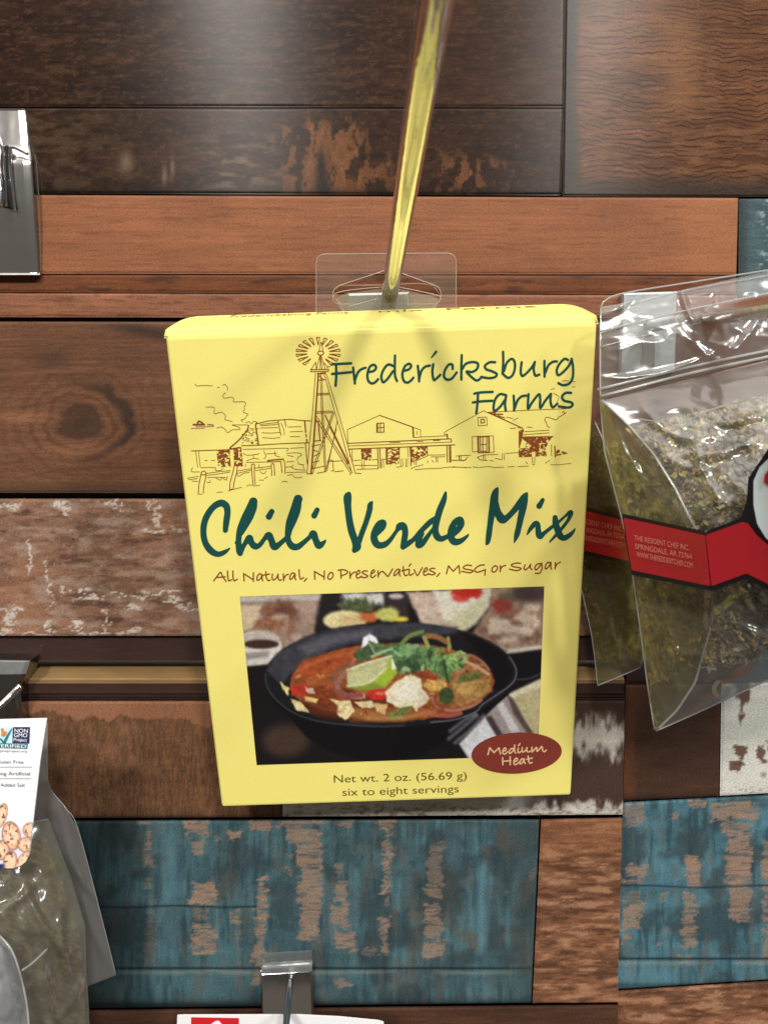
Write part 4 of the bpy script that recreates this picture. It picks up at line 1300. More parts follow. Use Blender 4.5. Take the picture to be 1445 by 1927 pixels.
# cilantro
for i, (x, y, a_, b_, c) in enumerate(((60, 590, 90, 80, (92, 128, 84)), (150, 560, 110, 60, (118, 156, 104)), (200, 640, 90, 70, (84, 118, 74)), (330, 640, 80, 90, (112, 150, 92)), (470, 640, 90, 70, (132, 176, 98)),
                                        (520, 600, 70, 40, (150, 190, 110)), (400, 720, 60, 60, (96, 130, 78)), (110, 680, 100, 50, (64, 88, 56)), (280, 560, 70, 40, (104, 140, 90)), (360, 560, 40, 30, (140, 150, 80)))):
    pg(elp(x, y, a_, b_, q6), c, 1.6, 1, 5, 6, 90 + i, 0.4, 5)
for i in range(26):
    x, y = random.uniform(20, 540), random.uniform(530, 730)
    pg(elp(x, y, random.uniform(14, 44), random.uniform(8, 22), q6, 9, random.uniform(0, 3)), random.choice([(150, 190, 124), (56, 78, 50), (112, 150, 90), (172, 204, 144), (70, 96, 60)]), 1.3, .8, 1.5, 5, i)
ln(q6([(60, 505), (130, 440), (225, 408)]), (112, 134, 72), 4)
ln(q6([(240, 450), (270, 520)]), (150, 160, 90), 4)
ln(q6([(425, 455), (440, 530)]), (150, 160, 90), 3)
ln(q6([(265, 440), (340, 450), (420, 490)]), (176, 120, 66), 5, .8)
ln(q6([(395, 640), (410, 740), (430, 800)]), (50, 70, 44), 2.2, .9)
# lime wedge
pg(q5([(1340, 638), (1392, 770), (1295, 890), (1110, 915), (985, 888), (1150, 850), (1285, 740)]), (166, 190, 58), 1.4)
pg(q5([(1110, 880), (1200, 850), (1290, 890), (1110, 915), (990, 892)]), (122, 140, 56), 4, .8)
pg(q5([(975, 748), (1130, 690), (1342, 630), (1295, 740), (1155, 850), (980, 882)]), (194, 194, 142), 1.4, 1, 0, 8, 120, .1, 5)
ln(q5([(980, 882), (1155, 850), (1295, 738)]), (226, 226, 190), 2, .8)
pg(q5([(1345, 645), (1385, 735), (1345, 745)]), (234, 238, 220), 1.5)
ln(q5([(975, 748), (1130, 692), (1340, 632)]), (222, 222, 180), 1.8, .9)
# cheese, onion rings, tortilla
pg(q6([(-60, 880), (10, 800), (130, 735), (215, 775), (222, 850), (290, 925), (180, 1025), (150, 985), (60, 1005), (-50, 950)]), (232, 220, 188), 1.6, 1, 2.5, 9, 130, .10, 7)
pg(q6([(0, 880), (110, 800), (200, 820), (180, 930), (40, 960)]), (246, 240, 222), 4, .8, 3, 5, 131)
pg(elp(320, 820, 90, 50, q6), (230, 186, 100), 3, .9, 3, 6, 132, .25, 5)
pg(q6([(460, 810), (760, 768), (720, 880), (640, 940), (500, 920)]), (188, 146, 84), 2.5, 1, 3, 7, 133, .3, 6)
pg(elp(560, 860, 70, 30, q6), (226, 178, 96), 4, .7, 3, 5, 134)
pg(elp(585, 762, 110, 34, q6, 20, -0.2), (112, 122, 62), 2, 1, 1.5, 6, 135, .3, 5)
pg(elp(410, 905, 58, 66, q6), (68, 84, 48), 2, 1, 2, 6, 136, .3, 5)
for P, c, w in (([(480, 790), (520, 720), (600, 670), (700, 665)], (186, 128, 104), 2.6), ([(300, 920), (350, 990), (460, 1020), (600, 990), (680, 940)], (190, 128, 108), 3), ([(205, 1010), (300, 1050), (430, 1060), (520, 1040)], (186, 96, 74), 4.5),
                ([(500, 600), (600, 590), (690, 640), (740, 700)], (184, 128, 102), 2.4), ([(560, 640), (650, 680), (740, 740)], (220, 182, 140), 3), ([(330, 900), (330, 960), (390, 1010)], (150, 70, 56), 3), ([(220, 730), (280, 760), (330, 770)], (170, 60, 44), 4)):
    ln(q6(P), c, w, .9)
for i in range(5):
    ln(q6([(0 + i * 22, 1060 - i * 6), (60 + i * 16, 1010), (110 + i * 8, 1000)]), random.choice([(120, 136, 66), (160, 172, 92), (92, 108, 56)]), 2.5, .9)
# rim highlights
ln(q6([(290, 1112), (480, 1090), (640, 1030), (690, 975), (800, 900), (930, 800), (952, 700), (900, 600)]), (132, 132, 148), 1.3, .85)
ln(q5([(305, 780), (318, 880), (400, 1000), (560, 1110), (800, 1180), (1200, 1212), (1445, 1205)]), (72, 72, 82), 1.6, .8)
for P in ([(440, 1180), (560, 1090), (640, 1050)], [(430, 1240), (540, 1150), (650, 1060)], [(480, 1270), (600, 1170), (700, 1060)]):
    ln(q6(P), (168, 170, 186), 3.0, .55, 4.0)
ln(q6([(960, 780), (1060, 770), (1150, 730)]), (96, 96, 106), 1.2, .8)
ln(q6([(525, 415), (560, 405), (700, 470), (880, 560)]), (64, 62, 68), 1.5, .6)
for P, c in (([(560, 1262), (610, 1240), (670, 1226)], (206, 122, 66)), ([(580, 1288), (620, 1270), (660, 1262)], (190, 104, 56)), ([(690, 1352), (760, 1350), (820, 1338)], (208, 150, 92)), ([(560, 1310), (600, 1330), (640, 1340)], (150, 84, 48)), ([(850, 1330), (890, 1318), (915, 1296)], (204, 150, 96))):
    ln(P, c, 2.5, .5, 3.5)
for ax_ in (0, 1):
    IMG = 0.5 * IMG + 0.25 * np.roll(IMG, 1, ax_) + 0.25 * np.roll(IMG, -1, ax_)
IMG = IMG + (IMG.mean(-1, keepdims=True) - IMG) * 0.08
IMG = IMG * 0.97 + (IMG - 110) * 0.06
IMG = IMG * (1 + 0.10 * (fbm(U / 2.0, V / 2.0, 140, 2) - 0.5) + 0.22 * (fbm(U / 5, V / 4, 143, 3) - 0.5))[..., None]
Vp = np.stack([X, Y, np.full_like(X, INKZ)], -1)
mat_print = mat('colour_print', rough=0.38, spec=0.4, attr=True)
mesh_obj('bowl_photo', Vp.reshape(-1, 3), grid_faces(nu, nv), mat_print, box, local=True, colour=np.clip(lin(np.clip(IMG, 3, 252)).reshape(-1, 3) / KB, 0, 0.95))

# ---- heat badge over the photo's corner
mat_badge = mat('russet_print', L4((136, 58, 48), KB), 0.42, spec=0.4, grain=((1500, 1500, 1500), 0.05))
mat_cream = mat('cream_ink', L4((240, 200, 152), KB), 0.45)
ink = Ink(880, 1370, 1065, 1465, 0.7)
ink.fill([(971.7 + 85 * math.cos(t) * math.cos(-.06) - 38.6 * math.sin(t) * math.sin(-.06), 1417.2 + 85 * math.cos(t) * math.sin(-.06) + 38.6 * math.sin(t) * math.cos(-.06)) for t in np.linspace(0, 2 * math.pi, 72, endpoint=False)])
badge = ink.mesh('heat_badge', mat_badge, box, lambda u, v: boxat(u, v, INKZ * 2))
ink = Ink(880, 1370, 1065, 1465, 0.35)
kb = T(880, 1370, 185 / 1445)
ink.stroke(kb([(295, 390), (322, 290), (382, 362), (458, 292), (478, 380)]), 1.35, False)
for s in ([(517, 345), (560, 320), (548, 292), (517, 320), (517, 372), (545, 384), (580, 350)], [(675, 302), (640, 302), (607, 340), (612, 373), (650, 350), (680, 302)], [(688, 250), (685, 330), (702, 370)], [(740, 295), (736, 345), (750, 363), (780, 345)], [(765, 230), (742, 260)],
          [(800, 290), (797, 340), (815, 353), (855, 320), (870, 287)], [(870, 287), (866, 335), (890, 353), (915, 340)], [(942, 282), (942, 352), (990, 300), (1012, 288), (1016, 343), (1060, 300), (1088, 272), (1100, 330), (1125, 348), (1150, 325)],
          [(510, 435), (515, 540)], [(620, 420), (622, 540)], [(510, 490), (630, 480)], [(677, 500), (728, 470), (714, 442), (682, 470), (677, 523), (705, 538), (745, 505)], [(830, 457), (790, 457), (762, 500), (767, 528), (800, 508), (828, 458), (826, 500), (846, 520)],
          [(885, 412), (895, 490), (915, 518), (942, 505)], [(865, 460), (945, 442)]):
    ink.stroke(kb(s), 1.3)
o = ink.mesh('badge_lettering', mat_cream, box, lambda u, v: boxat(u, v, INKZ * 3))
o.parent = badge

# ---- print along the back of the top flap
mb = MB()
mat_flapink = mat('flap_ink', L4((138, 124, 72), KB), 0.5)
for (xa, xb, c) in ((0.013, 0.044, 'Fredericksburg Farms'), (0.052, 0.064, 'mix'), (0.070, 0.0935, 'Farms')):
    Vq, Fq = text_verts(c)
    x_ = (Vq[:, 0] - Vq[:, 0].min()) / np.ptp(Vq[:, 0])
    t = 0.99 - 0.24 * (1 - (Vq[:, 1] + 0.2) / 1.0)
    P = np.stack([xa + x_ * (xb - xa), H - 0.0003 + 0.0012 + 0.0019 * t ** 0.8 + 0.00008, -0.0002 - t * D_], 1)
    mb.add(P, Fq)
mb.build('flap_lettering', mat_flapink, box, local=True)

# ---- clear hang tab
mat_tab = film('clear_tab', 0.05, (0.85, 0.8, 0.78, 1), (0.97, 0.965, 0.96, 1), 0.05, (300, 0.08, 0.001))
mat_edge = film('tab_edge', 0.42, (0.9, 0.8, 0.74, 1), (0.95, 0.95, 0.95, 1), 0.15)
TZ = -BD - 0.0003
tp = lambda P, z=TZ: boxat(np.array([p[0] for p in P], float), np.array([p[1] for p in P], float), z)


def rounded(P, r_, n=6):
    P = np.array(P, float)
    out = []
    m_ = len(P)
    for i in range(m_):
        a, b, c = P[i - 1], P[i], P[(i + 1) % m_]
        d1, d2 = (a - b) / np.linalg.norm(a - b), (c - b) / np.linalg.norm(c - b)
        k_ = min(r_, np.linalg.norm(a - b) * .45, np.linalg.norm(c - b) * .45)
        p1, p2 = b + d1 * k_, b + d2 * k_
        for t in np.linspace(0, 1, n):
            out.append((1 - t) ** 2 * p1 + 2 * t * (1 - t) * b + t * t * p2)
    return np.array(out)


outer = rounded([(595, 640), (595, 478), (858, 476), (858, 640)], 18)
slot = rounded([(626, 572), (627, 541), (733, 506), (830, 541), (829, 572)], 14)
# sheet with a hole: bridge outer and slot rings by nearest angle
no, ns = 96, 96
cen = np.array([728, 548])


def byangle(P, n):
    out = []
    Q = np.vstack([P, P[:1]])
    for th in np.linspace(-math.pi, math.pi, n, endpoint=False):
        d = np.array([math.cos(th), math.sin(th)])
        best = None
        for a, b in zip(Q[:-1], Q[1:]):
            e_ = b - a
            den = d[0] * e_[1] - d[1] * e_[0]
            if abs(den) < 1e-9:
                continue
            w = a - cen
            t = (w[0] * e_[1] - w[1] * e_[0]) / den
            s = (w[0] * d[1] - w[1] * d[0]) / den
            if t > 0 and -1e-6 <= s <= 1 + 1e-6 and (best is None or t > best):
                best = t
        out.append(cen + d * best)
    return np.array(out)


oo, ss = byangle(outer, no), byangle(slot, ns)
Vt = np.vstack([tp(oo), tp(ss), tp(oo, TZ - 0.0003), tp(ss, TZ - 0.0003)])
Ft = []
for i in range(no):
    j = (i + 1) % no
    Ft += [(i, j, no + j, no + i), (2 * no + i, 3 * no + i, 3 * no + j, 2 * no + j)]
tab = mesh_obj('hang_tab', Vt, Ft, mat_tab, box, local=True)
mb = MB()
for P, r_ in ((outer, 0.00011), (slot, 0.00013)):
    Q = np.vstack([P, P[:1]])
    mb.tube(tp(Q, TZ - 0.0001), r_, 6, False)
inner = [(648, 590), (640, 572), (628, 556), (650, 547), (720, 540), (748, 540), (812, 553), (829, 560), (818, 576), (805, 590)]
mb.tube(tp(catmull(inner), TZ + 0.0003), 0.0001, 6, False)
mb.tube(tp([(632, 545), (640, 537), (720, 536), (790, 533), (815, 537), (826, 552)], TZ - 0.0005), 0.00008, 6, False)
mb.tube(tp([(655, 580), (656, 550)], TZ - 0.0005), 0.0001, 6, False)
mb.tube(tp([(768, 576), (767, 556)], TZ + 0.0004), 0.00016, 6, False)
mb.tube(tp([(710, 578), (712, 553)], TZ + 0.0004), 0.00012, 6, False)
mb.tube(tp([(655, 577), (714, 561)], TZ + 0.0004), 0.00008, 6, False)
o = mb.build('tab_edge', mat_edge, box, local=True, smooth=True)
o.parent = tab
tongue = [(630, 562), (650, 552), (720, 543), (748, 543), (812, 557), (828, 564), (815, 590), (645, 592)]
V1, V2 = tp(tongue, TZ + 0.0004), tp(tongue, TZ + 0.0002)
mat_tongue = film('clear_tongue', 0.16, (0.78, 0.80, 0.74, 1), (0.93, 0.94, 0.92, 1), 0.06)
o = MB().prism(V1, V2).build('tab_tongue', mat_tongue, box, local=True)
o.parent = tab

#=HOOKS
# ================================================================== chrome hooks
mat_chrome = mat('polished_chrome', (0.68, 0.67, 0.66, 1), 0.09, 1.0, bump=((900, 260, 900), 0.10, 0.0004))
mat_plate = mat('chrome_plate', (0.82, 0.80, 0.77, 1), 0.18, 1.0, bump=((40, 40, 24), 0.18, 0.006))
mat_zinc = mat('zinc_plate', (0.66, 0.70, 0.72, 1), 0.34, 0.85, bump=((500, 500, 500), 0.15, 0.0006), grain=((500, 500, 500), 0.12))


def campt(u, v, d):
    """point at depth d along the view axis"""
    return CAM + ray(u, v) * d


def hook_plate(name, parent, q, y0, y1, m, bev=0.0008):
    f = at(np.array([p[0] for p in q], float), np.array([p[1] for p in q], float), y0)
    b = f.copy()
    b[:, 1] = y1
    c = f.mean(0)
    f2 = f + (c - f) / np.linalg.norm(c - f, axis=1)[:, None] * bev
    mid = f.copy()
    mid[:, 1] += bev * 0.7
    n = len(q)
    V = np.vstack([f2, mid, b])
    F = [tuple(range(n)), tuple(range(3 * n - 1, 2 * n - 1, -1))]
    for k_ in range(2):
        F += [(k_ * n + i, (k_ + 1) * n + i, (k_ + 1) * n + (i + 1) % n, k_ * n + (i + 1) % n) for i in range(n)]
    return mesh_obj(name, V, F, m, parent)


A_ = campt(735, 545, 0.2045)
B_ = campt(820, 0, 0.0955)
dr = (B_ - A_) / np.linalg.norm(B_ - A_)
back = A_ - dr * (A_[1] + 0.004) / dr[1]
hk = thing('display_hook', 'chrome display hook holding the yellow carton, its rod reaching up out of the picture', 'hook', (back[0], -0.002, back[2]))
end = B_ + dr * 0.012
pts = [back + (end - back) * t for t in np.linspace(0, 1, 40)]
# little upturned nose beyond the frame
nrm = np.array([0, 0, 1.0])
for i in range(1, 8):
    a = i / 7 * math.radians(70)
    pts.append(end + dr * 0.008 * math.sin(a) + nrm * 0.008 * (1 - math.cos(a)))
MB().tube(pts, 0.00225, 24).build('rod', mat_chrome, hk, smooth=True)
hook_plate('wall_plate', hk, [(655, 552), (770, 549), (766, 740), (650, 742)], -0.0035, -0.0008, mat_plate)

# hook plate cut by the left edge of the picture
h2 = thing('display_hook', 'dark chrome hook plate with a pressed U shape on the orange board', 'hook', at(0, 360, -0.002))
rows = [(204, 50, -.0006), (214, 51, -.0010), (240, 53.5, -.0018), (270, 56.5, -.0027), (284, 58, -.0031), (292, 59, -.0046), (300, 60, -.0050), (340, 63, -.0050), (380, 66, -.0048), (420, 69, -.0043), (460, 72, -.0036), (500, 75, -.0026), (517, 76, -.0021)]
vv = np.linspace(204, 517, 60)
ue = np.interp(vv, [r_[0] for r_ in rows], [r_[1] for r_ in rows])
yv = np.interp(vv, [r_[0] for r_ in rows], [r_[2] for r_ in rows])
yv = np.convolve(np.pad(yv, 2, mode='edge'), np.ones(5) / 5, 'valid')
tt = np.linspace(0, 1, 16)
Up = -70 + (ue[:, None] + 70) * tt[None]
Yp = yv[:, None] + 0.0012 * np.clip(1 - (1 - tt[None]) * 146 / 4.5, 0, 1) ** 2
Xp = at(Up, vv[:, None] + 0 * Up, Yp)
sheet_V = Xp.reshape(-1, 3)
bk = sheet_V.copy()
bk[:, 1] = np.maximum(bk[:, 1] + 0.0004, -0.0002)
n0 = len(sheet_V)
Fp = grid_faces(16, 60)
idx = np.arange(n0).reshape(60, 16)
rg = np.r_[idx[0], idx[1:, -1], idx[-1, -2::-1], idx[-2:0:-1, 0]]
jj = np.arange(len(rg))
mesh_obj('wall_plate', np.vstack([sheet_V, bk]), np.vstack([Fp[:, ::-1], Fp + n0, np.stack([rg[jj], rg[(jj + 1) % len(rg)], n0 + rg[(jj + 1) % len(rg)], n0 + rg[jj]], 1)]), mat_plate, h2, smooth=True)
mat_slot = mat('dark_slot', (0.012, 0.011, 0.011, 1), 0.3)
hook_plate('slot', h2, [(1, 292), (5, 276), (14, 272), (22, 280), (28, 394), (6, 390)], -0.0056, -0.0048, mat_slot, 0.0003)
for P in ([(53, 290), (40, 283), (26, 277), (20.5, 283), (20, 312), (24, 355), (29, 398)], [(-6, 250), (1, 262), (8, 296), (11, 340), (13, 389)]):
    MB().tube(catmull([at(p[0], p[1], -0.0058) for p in P]), 0.00045, 12).build('wire', mat_chrome, h2, smooth=True)
mb = MB()
mb.tube(catmull([at(-24, 300, -0.0066), at(-4, 330, -0.0072), at(1, 362, -0.0078), at(-1, 388, -0.009)]), 0.0011, 14)
mb.build('rod', mat_chrome, h2, smooth=True)

# galvanised plate behind the clear pouches
h3 = thing('display_hook', 'pale zinc hook plate seen through the clear pouch header', 'hook', at(1222, 625, -0.002))
hook_plate('wall_plate', h3, [(1171, 551), (1275, 548), (1271, 700), (1166, 705)], -0.0030, -0.0006, mat_zinc)
hook_plate('plate_rib', h3, [(1208, 632), (1234, 627), (1233, 690), (1206, 694)], -0.0045, -0.0032, mat_plate)
p0 = at(1224, 612, -0.0035)
d3 = at(1445, 577, -0.10) - p0
d3 /= np.linalg.norm(d3)
MB().tube([p0 + d3 * t for t in np.linspace(0, 0.15, 30)], 0.0021, 18).build('rod', mat_plate, h3, smooth=True)

# hook half hidden above the lower left bag
h4 = thing('display_hook', 'black glossy hook plate in the open groove above the white header card', 'hook', at(10, 1295, -0.003))
mat_black = mat('black_gloss', (0.30, 0.29, 0.28, 1), 0.16, 1.0, bump=((70, 70, 70), 0.4, 0.004))
hook_plate('wall_plate', h4, [(-70, 1244), (54, 1246), (44, 1278), (36, 1296), (43, 1376), (-70, 1378)], -0.0055, 0.004, mat_black, 0.0016)
hook_plate('plate_lip', h4, [(-70, 1243), (55, 1245), (47, 1270), (-70, 1272)], -0.0066, -0.0056, mat_zinc, 0.0012)
mb = MB()
mb.tube(catmull([at(40, 1290, -0.0068), at(24, 1306, -0.0085), at(8, 1322, -0.0105), at(-14, 1342, -0.013), at(-40, 1364, -0.016)]), 0.0012, 14)
mb.build('rod', mat_chrome, h4, smooth=True)

# hook at the bottom edge
h5 = thing('display_hook', 'small chrome hook plate on the teal board above the bottom card', 'hook', at(540, 1860, -0.002))
hook_plate('wall_plate', h5, [(490, 1830), (587, 1824), (591, 1960), (493, 1962)], -0.0040, -0.0006, mat_plate, 0.0011)
hook_plate('plate_lip', h5, [(491, 1823), (587, 1817), (587, 1829), (491, 1834)], -0.0050, -0.0042, mat_zinc, 0.0007)
mat_sleeve = film('clear_sleeve', 0.14, (0.7, 0.7, 0.7, 1), (0.85, 0.85, 0.85, 1), 0.1)
hook_plate('clear_sleeve', h5, [(494, 1796), (587, 1790), (587, 1816), (492, 1822)], -0.0012, -0.0005, mat_sleeve)
p0 = at(547, 1842, -0.0042)
MB().tube(catmull([p0, at(546, 1850, -0.0085), at(544, 1868, -0.016), at(541, 1900, -0.027), at(537, 1950, -0.043)]), 0.0011, 16).build('rod', mat_chrome, h5, smooth=True)

#=BAGS
# ================================================================== clear pouches on the right
def loft(Pa, Pb, n, m, bulge=0.0, crinkle=0.0, seed=0, cr_s=(16, 16), folds=()):
    """sheet between two (u, v, y) polylines: n points along, m across; bulges towards the shopper"""
    a, b = resample(Pa, n), resample(Pb, n)
    S = np.linspace(0, 1, m)[None, :, None]
    G = a[:, None] * (1 - S) + b[:, None] * S
    i, j = np.meshgrid(np.linspace(0, 1, n), np.linspace(0, 1, m), indexing='ij')
    env = np.sin(np.pi * j) * np.sin(np.pi * np.clip(i, 0, 1))
    yy = G[..., 2] - bulge * env
    if crinkle:
        nz = np.abs(fbm(G[..., 0] / cr_s[0], G[..., 1] / cr_s[1], seed, 3) - 0.5)
        yy = yy - crinkle * (1 - 4 * nz) * np.clip(env * 3, 0, 1)
    for (fu, fv, ang, ln_, wd, ht) in folds:     # creases standing out of the sheet
        ca, sa = math.cos(math.radians(ang)), math.sin(math.radians(ang))
        a_ = (G[..., 0] - fu) * ca + (G[..., 1] - fv) * sa
        b_ = -(G[..., 0] - fu) * sa + (G[..., 1] - fv) * ca
        yy = yy - ht * np.exp(-(a_ / ln_) ** 2 - ((b_ + 0.12 * a_ * a_ / ln_) / wd) ** 2)
    X_ = at(G[..., 0], G[..., 1], yy)
    return X_, grid_faces(m, n), G


def sheet(name, X_, F, m, parent, thick=0.00025, smooth=True, colour=None):
    V = X_.reshape(-1, 3)
    b = V.copy()
    b[:, 1] += thick
    n0 = len(V)
    nn, mm = X_.shape[:2]
    idx = np.arange(n0).reshape(nn, mm)
    rg = np.r_[idx[0], idx[1:, -1], idx[-1, -2::-1], idx[-2:0:-1, 0]]
    j = np.arange(len(rg))
    F2 = np.stack([rg[j], rg[(j + 1) % len(rg)], n0 + rg[(j + 1) % len(rg)], n0 + rg[j]], 1)
    col = None if colour is None else np.vstack([colour.reshape(-1, 3)] * 2)
    return mesh_obj(name, np.vstack([V, b]), np.vstack([F, F[:, ::-1] + n0, F2]), m, parent, smooth=smooth, colour=col)


mat_film = film('clear_film', 0.10, (0.72, 0.74, 0.74, 1), (0.95, 0.95, 0.94, 1), 0.19, (60, 0.22, 0.004), 1.7)
mat_gusset = film('olive_gusset_film', 0.20, (0.52, 0.50, 0.36, 1), (0.90, 0.89, 0.78, 1), 0.19, (60, 0.25, 0.003), 1.5)
mat_seam = film('seam_edge', 0.5, (0.86, 0.88, 0.88, 1), (0.9, 0.9, 0.9, 1), 0.12, None, 1.5)
mat_herb = mat('dried_herbs', rough=0.75, spec=0.25, attr=True, bump=((700, 700, 700), 0.6, 0.0008))


def herb_colours(G, seed, KH=0.52):
    u, v = G[..., 0], G[..., 1]
    C = np.ones(G.shape[:2] + (3,)) * np.array([122, 102, 74.])
    C = mixc(C, (84, 74, 48), sm(0.45, 0.62, fbm(u / 16, v / 14, seed, 3)))
    C = mixc(C, (164, 138, 104), sm(0.52, 0.66, fbm(u / 9, v / 7, seed + 1, 3)) * .8)
    C = mixc(C, (206, 184, 154), sm(0.60, 0.70, fbm(u / 7, v / 5, seed + 2, 3)) * .8)
    C = mixc(C, (40, 34, 26), sm(0.60, 0.72, fbm(u / 6, v / 6, seed + 3, 3)) * .7)
    C = mixc(C, (110, 104, 52), sm(0.6, 0.7, fbm(u / 12, v / 8, seed + 4, 3)) * .6)
    return np.clip(lin(np.clip(C, 8, 240)) / KH, 0, .8)


FLAKE_COL = [(170, 160, 128), (142, 136, 100), (122, 104, 66), (84, 78, 44), (164, 138, 100), (196, 172, 136), (64, 54, 36), (110, 92, 50), (146, 120, 84), (96, 70, 48), (150, 142, 74)]


def herbs(parent, Pa, Pb, n, m, bulge, seed, nfl, rough_amp=0.0016, tone=(1, 1, 1)):
    """the packed mix: a lumpy mass with loose crumbs, bits of leaf and stalk over it"""
    X_, F, G = loft(Pa, Pb, n, m, bulge)
    X_[..., 1] += -rough_amp * (fbm(G[..., 0] / 10, G[..., 1] / 9, seed, 4) - 0.5) * 2
    C = herb_colours(G, seed) * np.array(tone)
    V = [X_.reshape(-1, 3)]
    Cc = [C.reshape(-1, 3)]
    Fs = [F]
    off = n * m
    r_ = np.random.default_rng(seed)
    for k_ in range(nfl):
        i, j = r_.integers(1, n - 1), r_.integers(1, m - 1)
        c = X_[i, j] + np.array([r_.normal(0, .0004), -r_.uniform(0.0002, 0.0012), r_.normal(0, .0004)])
        L = r_.uniform(0.0004, 0.0014)
        w = L * r_.uniform(.25, .8)
        q = r_.normal(size=(3, 3))
        q, _ = np.linalg.qr(q)
        loc = np.array([(-L, 0, 0), (0, -w, .3 * w), (L, 0, 0), (0, w, .3 * w), (0, 0, -w * .5)])
        V.append(c + loc @ q.T)
        Fs.append(np.array([(0, 1, 2, 3), (0, 1, 4, 4), (1, 2, 4, 4), (2, 3, 4, 4), (3, 0, 4, 4)]) + off)
        off += 5
        cl = np.array(FLAKE_COL[r_.integers(len(FLAKE_COL))]) * r_.uniform(.75, 1.15)
        Cc.append(np.tile(np.clip(lin(np.clip(cl, 5, 240)) / .55 * np.array(tone), 0, .8), (5, 1)))
    V = np.vstack(V)
    Cc = np.vstack(Cc)
    faces = []
    for f in np.vstack(Fs):
        faces.append(tuple(f[:3]) if f[2] == f[3] else tuple(f))
    o = mesh_obj('dried_mix', V, faces, mat_herb, parent, colour=Cc)
    o['kind'] = 'stuff'
    return o


BAGS = 'clear soup mix pouches on the zinc hook'
bag = thing('soup_mix_pouch', 'front clear pouch of dried mix with a bright red label and a white badge', 'food pouch', at(1290, 1374, -0.06), BAGS)
hdrL = [(1130, 578, -.058), (1127, 640, -.060), (1127, 700, -.061), (1130, 752, -.062)]
hdrR = [(1480, 503, -.064), (1480, 560, -.066), (1480, 610, -.067), (1480, 664, -.068)]
X_, F, G = loft(hdrL, hdrR, 90, 130, 0.0010, 0.0007, 3, (120, 70), [(1292, 580, 68, 36, 6, .0010), (1350, 590, 80, 30, 6, .0011), (1160, 580, -30, 40, 7, .0009), (1400, 640, -50, 40, 8, .0009), (1250, 700, -14, 90, 6, .0008), (1320, 660, 40, 40, 8, .0008)])
sheet('header', X_, F, mat_film, bag)
rear = [(1129, 752, -.060), (1137, 850, -.060), (1158, 930, -.061), (1178, 1010, -.062), (1191, 1090, -.062), (1205, 1190, -.061), (1218, 1290, -.060), (1231, 1373, -.060)]
front = [(1132, 753, -.063), (1182, 800, -.066), (1230, 856, -.071), (1270, 920, -.075), (1302, 985, -.078), (1320, 1012, -.079), (1332, 1060, -.080), (1341, 1110, -.080), (1337, 1180, -.078), (1307, 1285, -.071), (1272, 1338, -.066), (1234, 1375, -.062)]
X_, F, G = loft(rear, front, 150, 50, 0.0012, 0.0006, 9, (40, 60), [(1180, 860, 60, 50, 7, .0010), (1262, 1200, 80, 60, 7, .0010), (1230, 1300, -60, 40, 6, .0009), (1290, 1230, 15, 34, 6, .0008), (1200, 900, 75, 30, 6, .0008)])
sheet('gusset', X_, F, mat_gusset, bag)
right = [(1480, 668, -.066), (1480, 760, -.075), (1480, 900, -.088), (1480, 1100, -.093), (1480, 1200, -.090), (1480, 1266, -.072)]
FOLDS = [(1360, 850, -14, 70, 13, .0022), (1330, 905, 62, 50, 9, .0014), (1290, 880, 20, 40, 9, .0010), (1400, 790, -12, 60, 9, .0014), (1350, 1160, -35, 50, 10, .0014), (1395, 1180, 25, 50, 9, .0013), (1300, 1240, -55, 40, 8, .0010), (1420, 1140, 60, 40, 9, .0012), (1370, 1235, -18, 60, 7, .0010), (1240, 800, 40, 36, 8, .0008)]
X_, F, G = loft(front, right, 170, 120, 0.0020, 0.0012, 15, (90, 60), FOLDS)
sheet('front_film', X_, F, mat_film, bag)
right2 = [(1715, 625, -.064), (1745, 740, -.060), (1765, 900, -.066), (1765, 1090, -.068), (1745, 1160, -.064), (1715, 1200, -.061)]
X_, F, G = loft(right, right2, 90, 50, 0.0020, 0.0012, 16, (90, 60))
sheet('front_film', X_, F, mat_film, bag)
X_, F, G = loft(hdrR, [(1705, 470, -.062), (1710, 530, -.062), (1713, 580, -.063), (1715, 622, -.064)], 40, 40, 0.0006, 0.0007, 4, (120, 70))
sheet('header', X_, F, mat_film, bag)
inner_l = [(1176, 806, -.0600), (1225, 862, -.0660), (1264, 926, -.0705), (1297, 992, -.0735), (1328, 1062, -.0755), (1337, 1110, -.0765), (1332, 1180, -.0745), (1306, 1262, -.0680)]
inner_r = [(1480, 735, -.060), (1480, 800, -.074), (1480, 920, -.084), (1480, 1040, -.088), (1480, 1130, -.089), (1480, 1190, -.086), (1480, 1232, -.080)]
herbs(bag, inner_l, inner_r, 90, 70, 0.0022, 31, 2600)
herbs(bag, inner_r, [(1700, 690, -.058), (1735, 800, -.058), (1755, 900, -.060), (1755, 1040, -.062), (1740, 1100, -.060), (1725, 1150, -.058), (1700, 1175, -.056)], 60, 50, 0.001, 33, 700)
gl_l = [(1140, 830, -.0575), (1165, 940, -.0590), (1190, 1040, -.0600), (1202, 1130, -.0600), (1212, 1230, -.0590), (1222, 1290, -.0585)]
gl_r = [(1180, 830, -.0605), (1240, 900, -.0680), (1296, 1000, -.0745), (1326, 1090, -.0770), (1322, 1180, -.0750), (1296, 1262, -.0690)]
for P in (gl_l, gl_r):
    for i_ in range(len(P)):
        P[i_] = (P[i_][0], P[i_][1], P[i_][2] + 0.0022)
herbs(bag, gl_l, gl_r, 70, 26, 0.0005, 37, 350, 0.0008, (1.0, 1.0, 0.62))
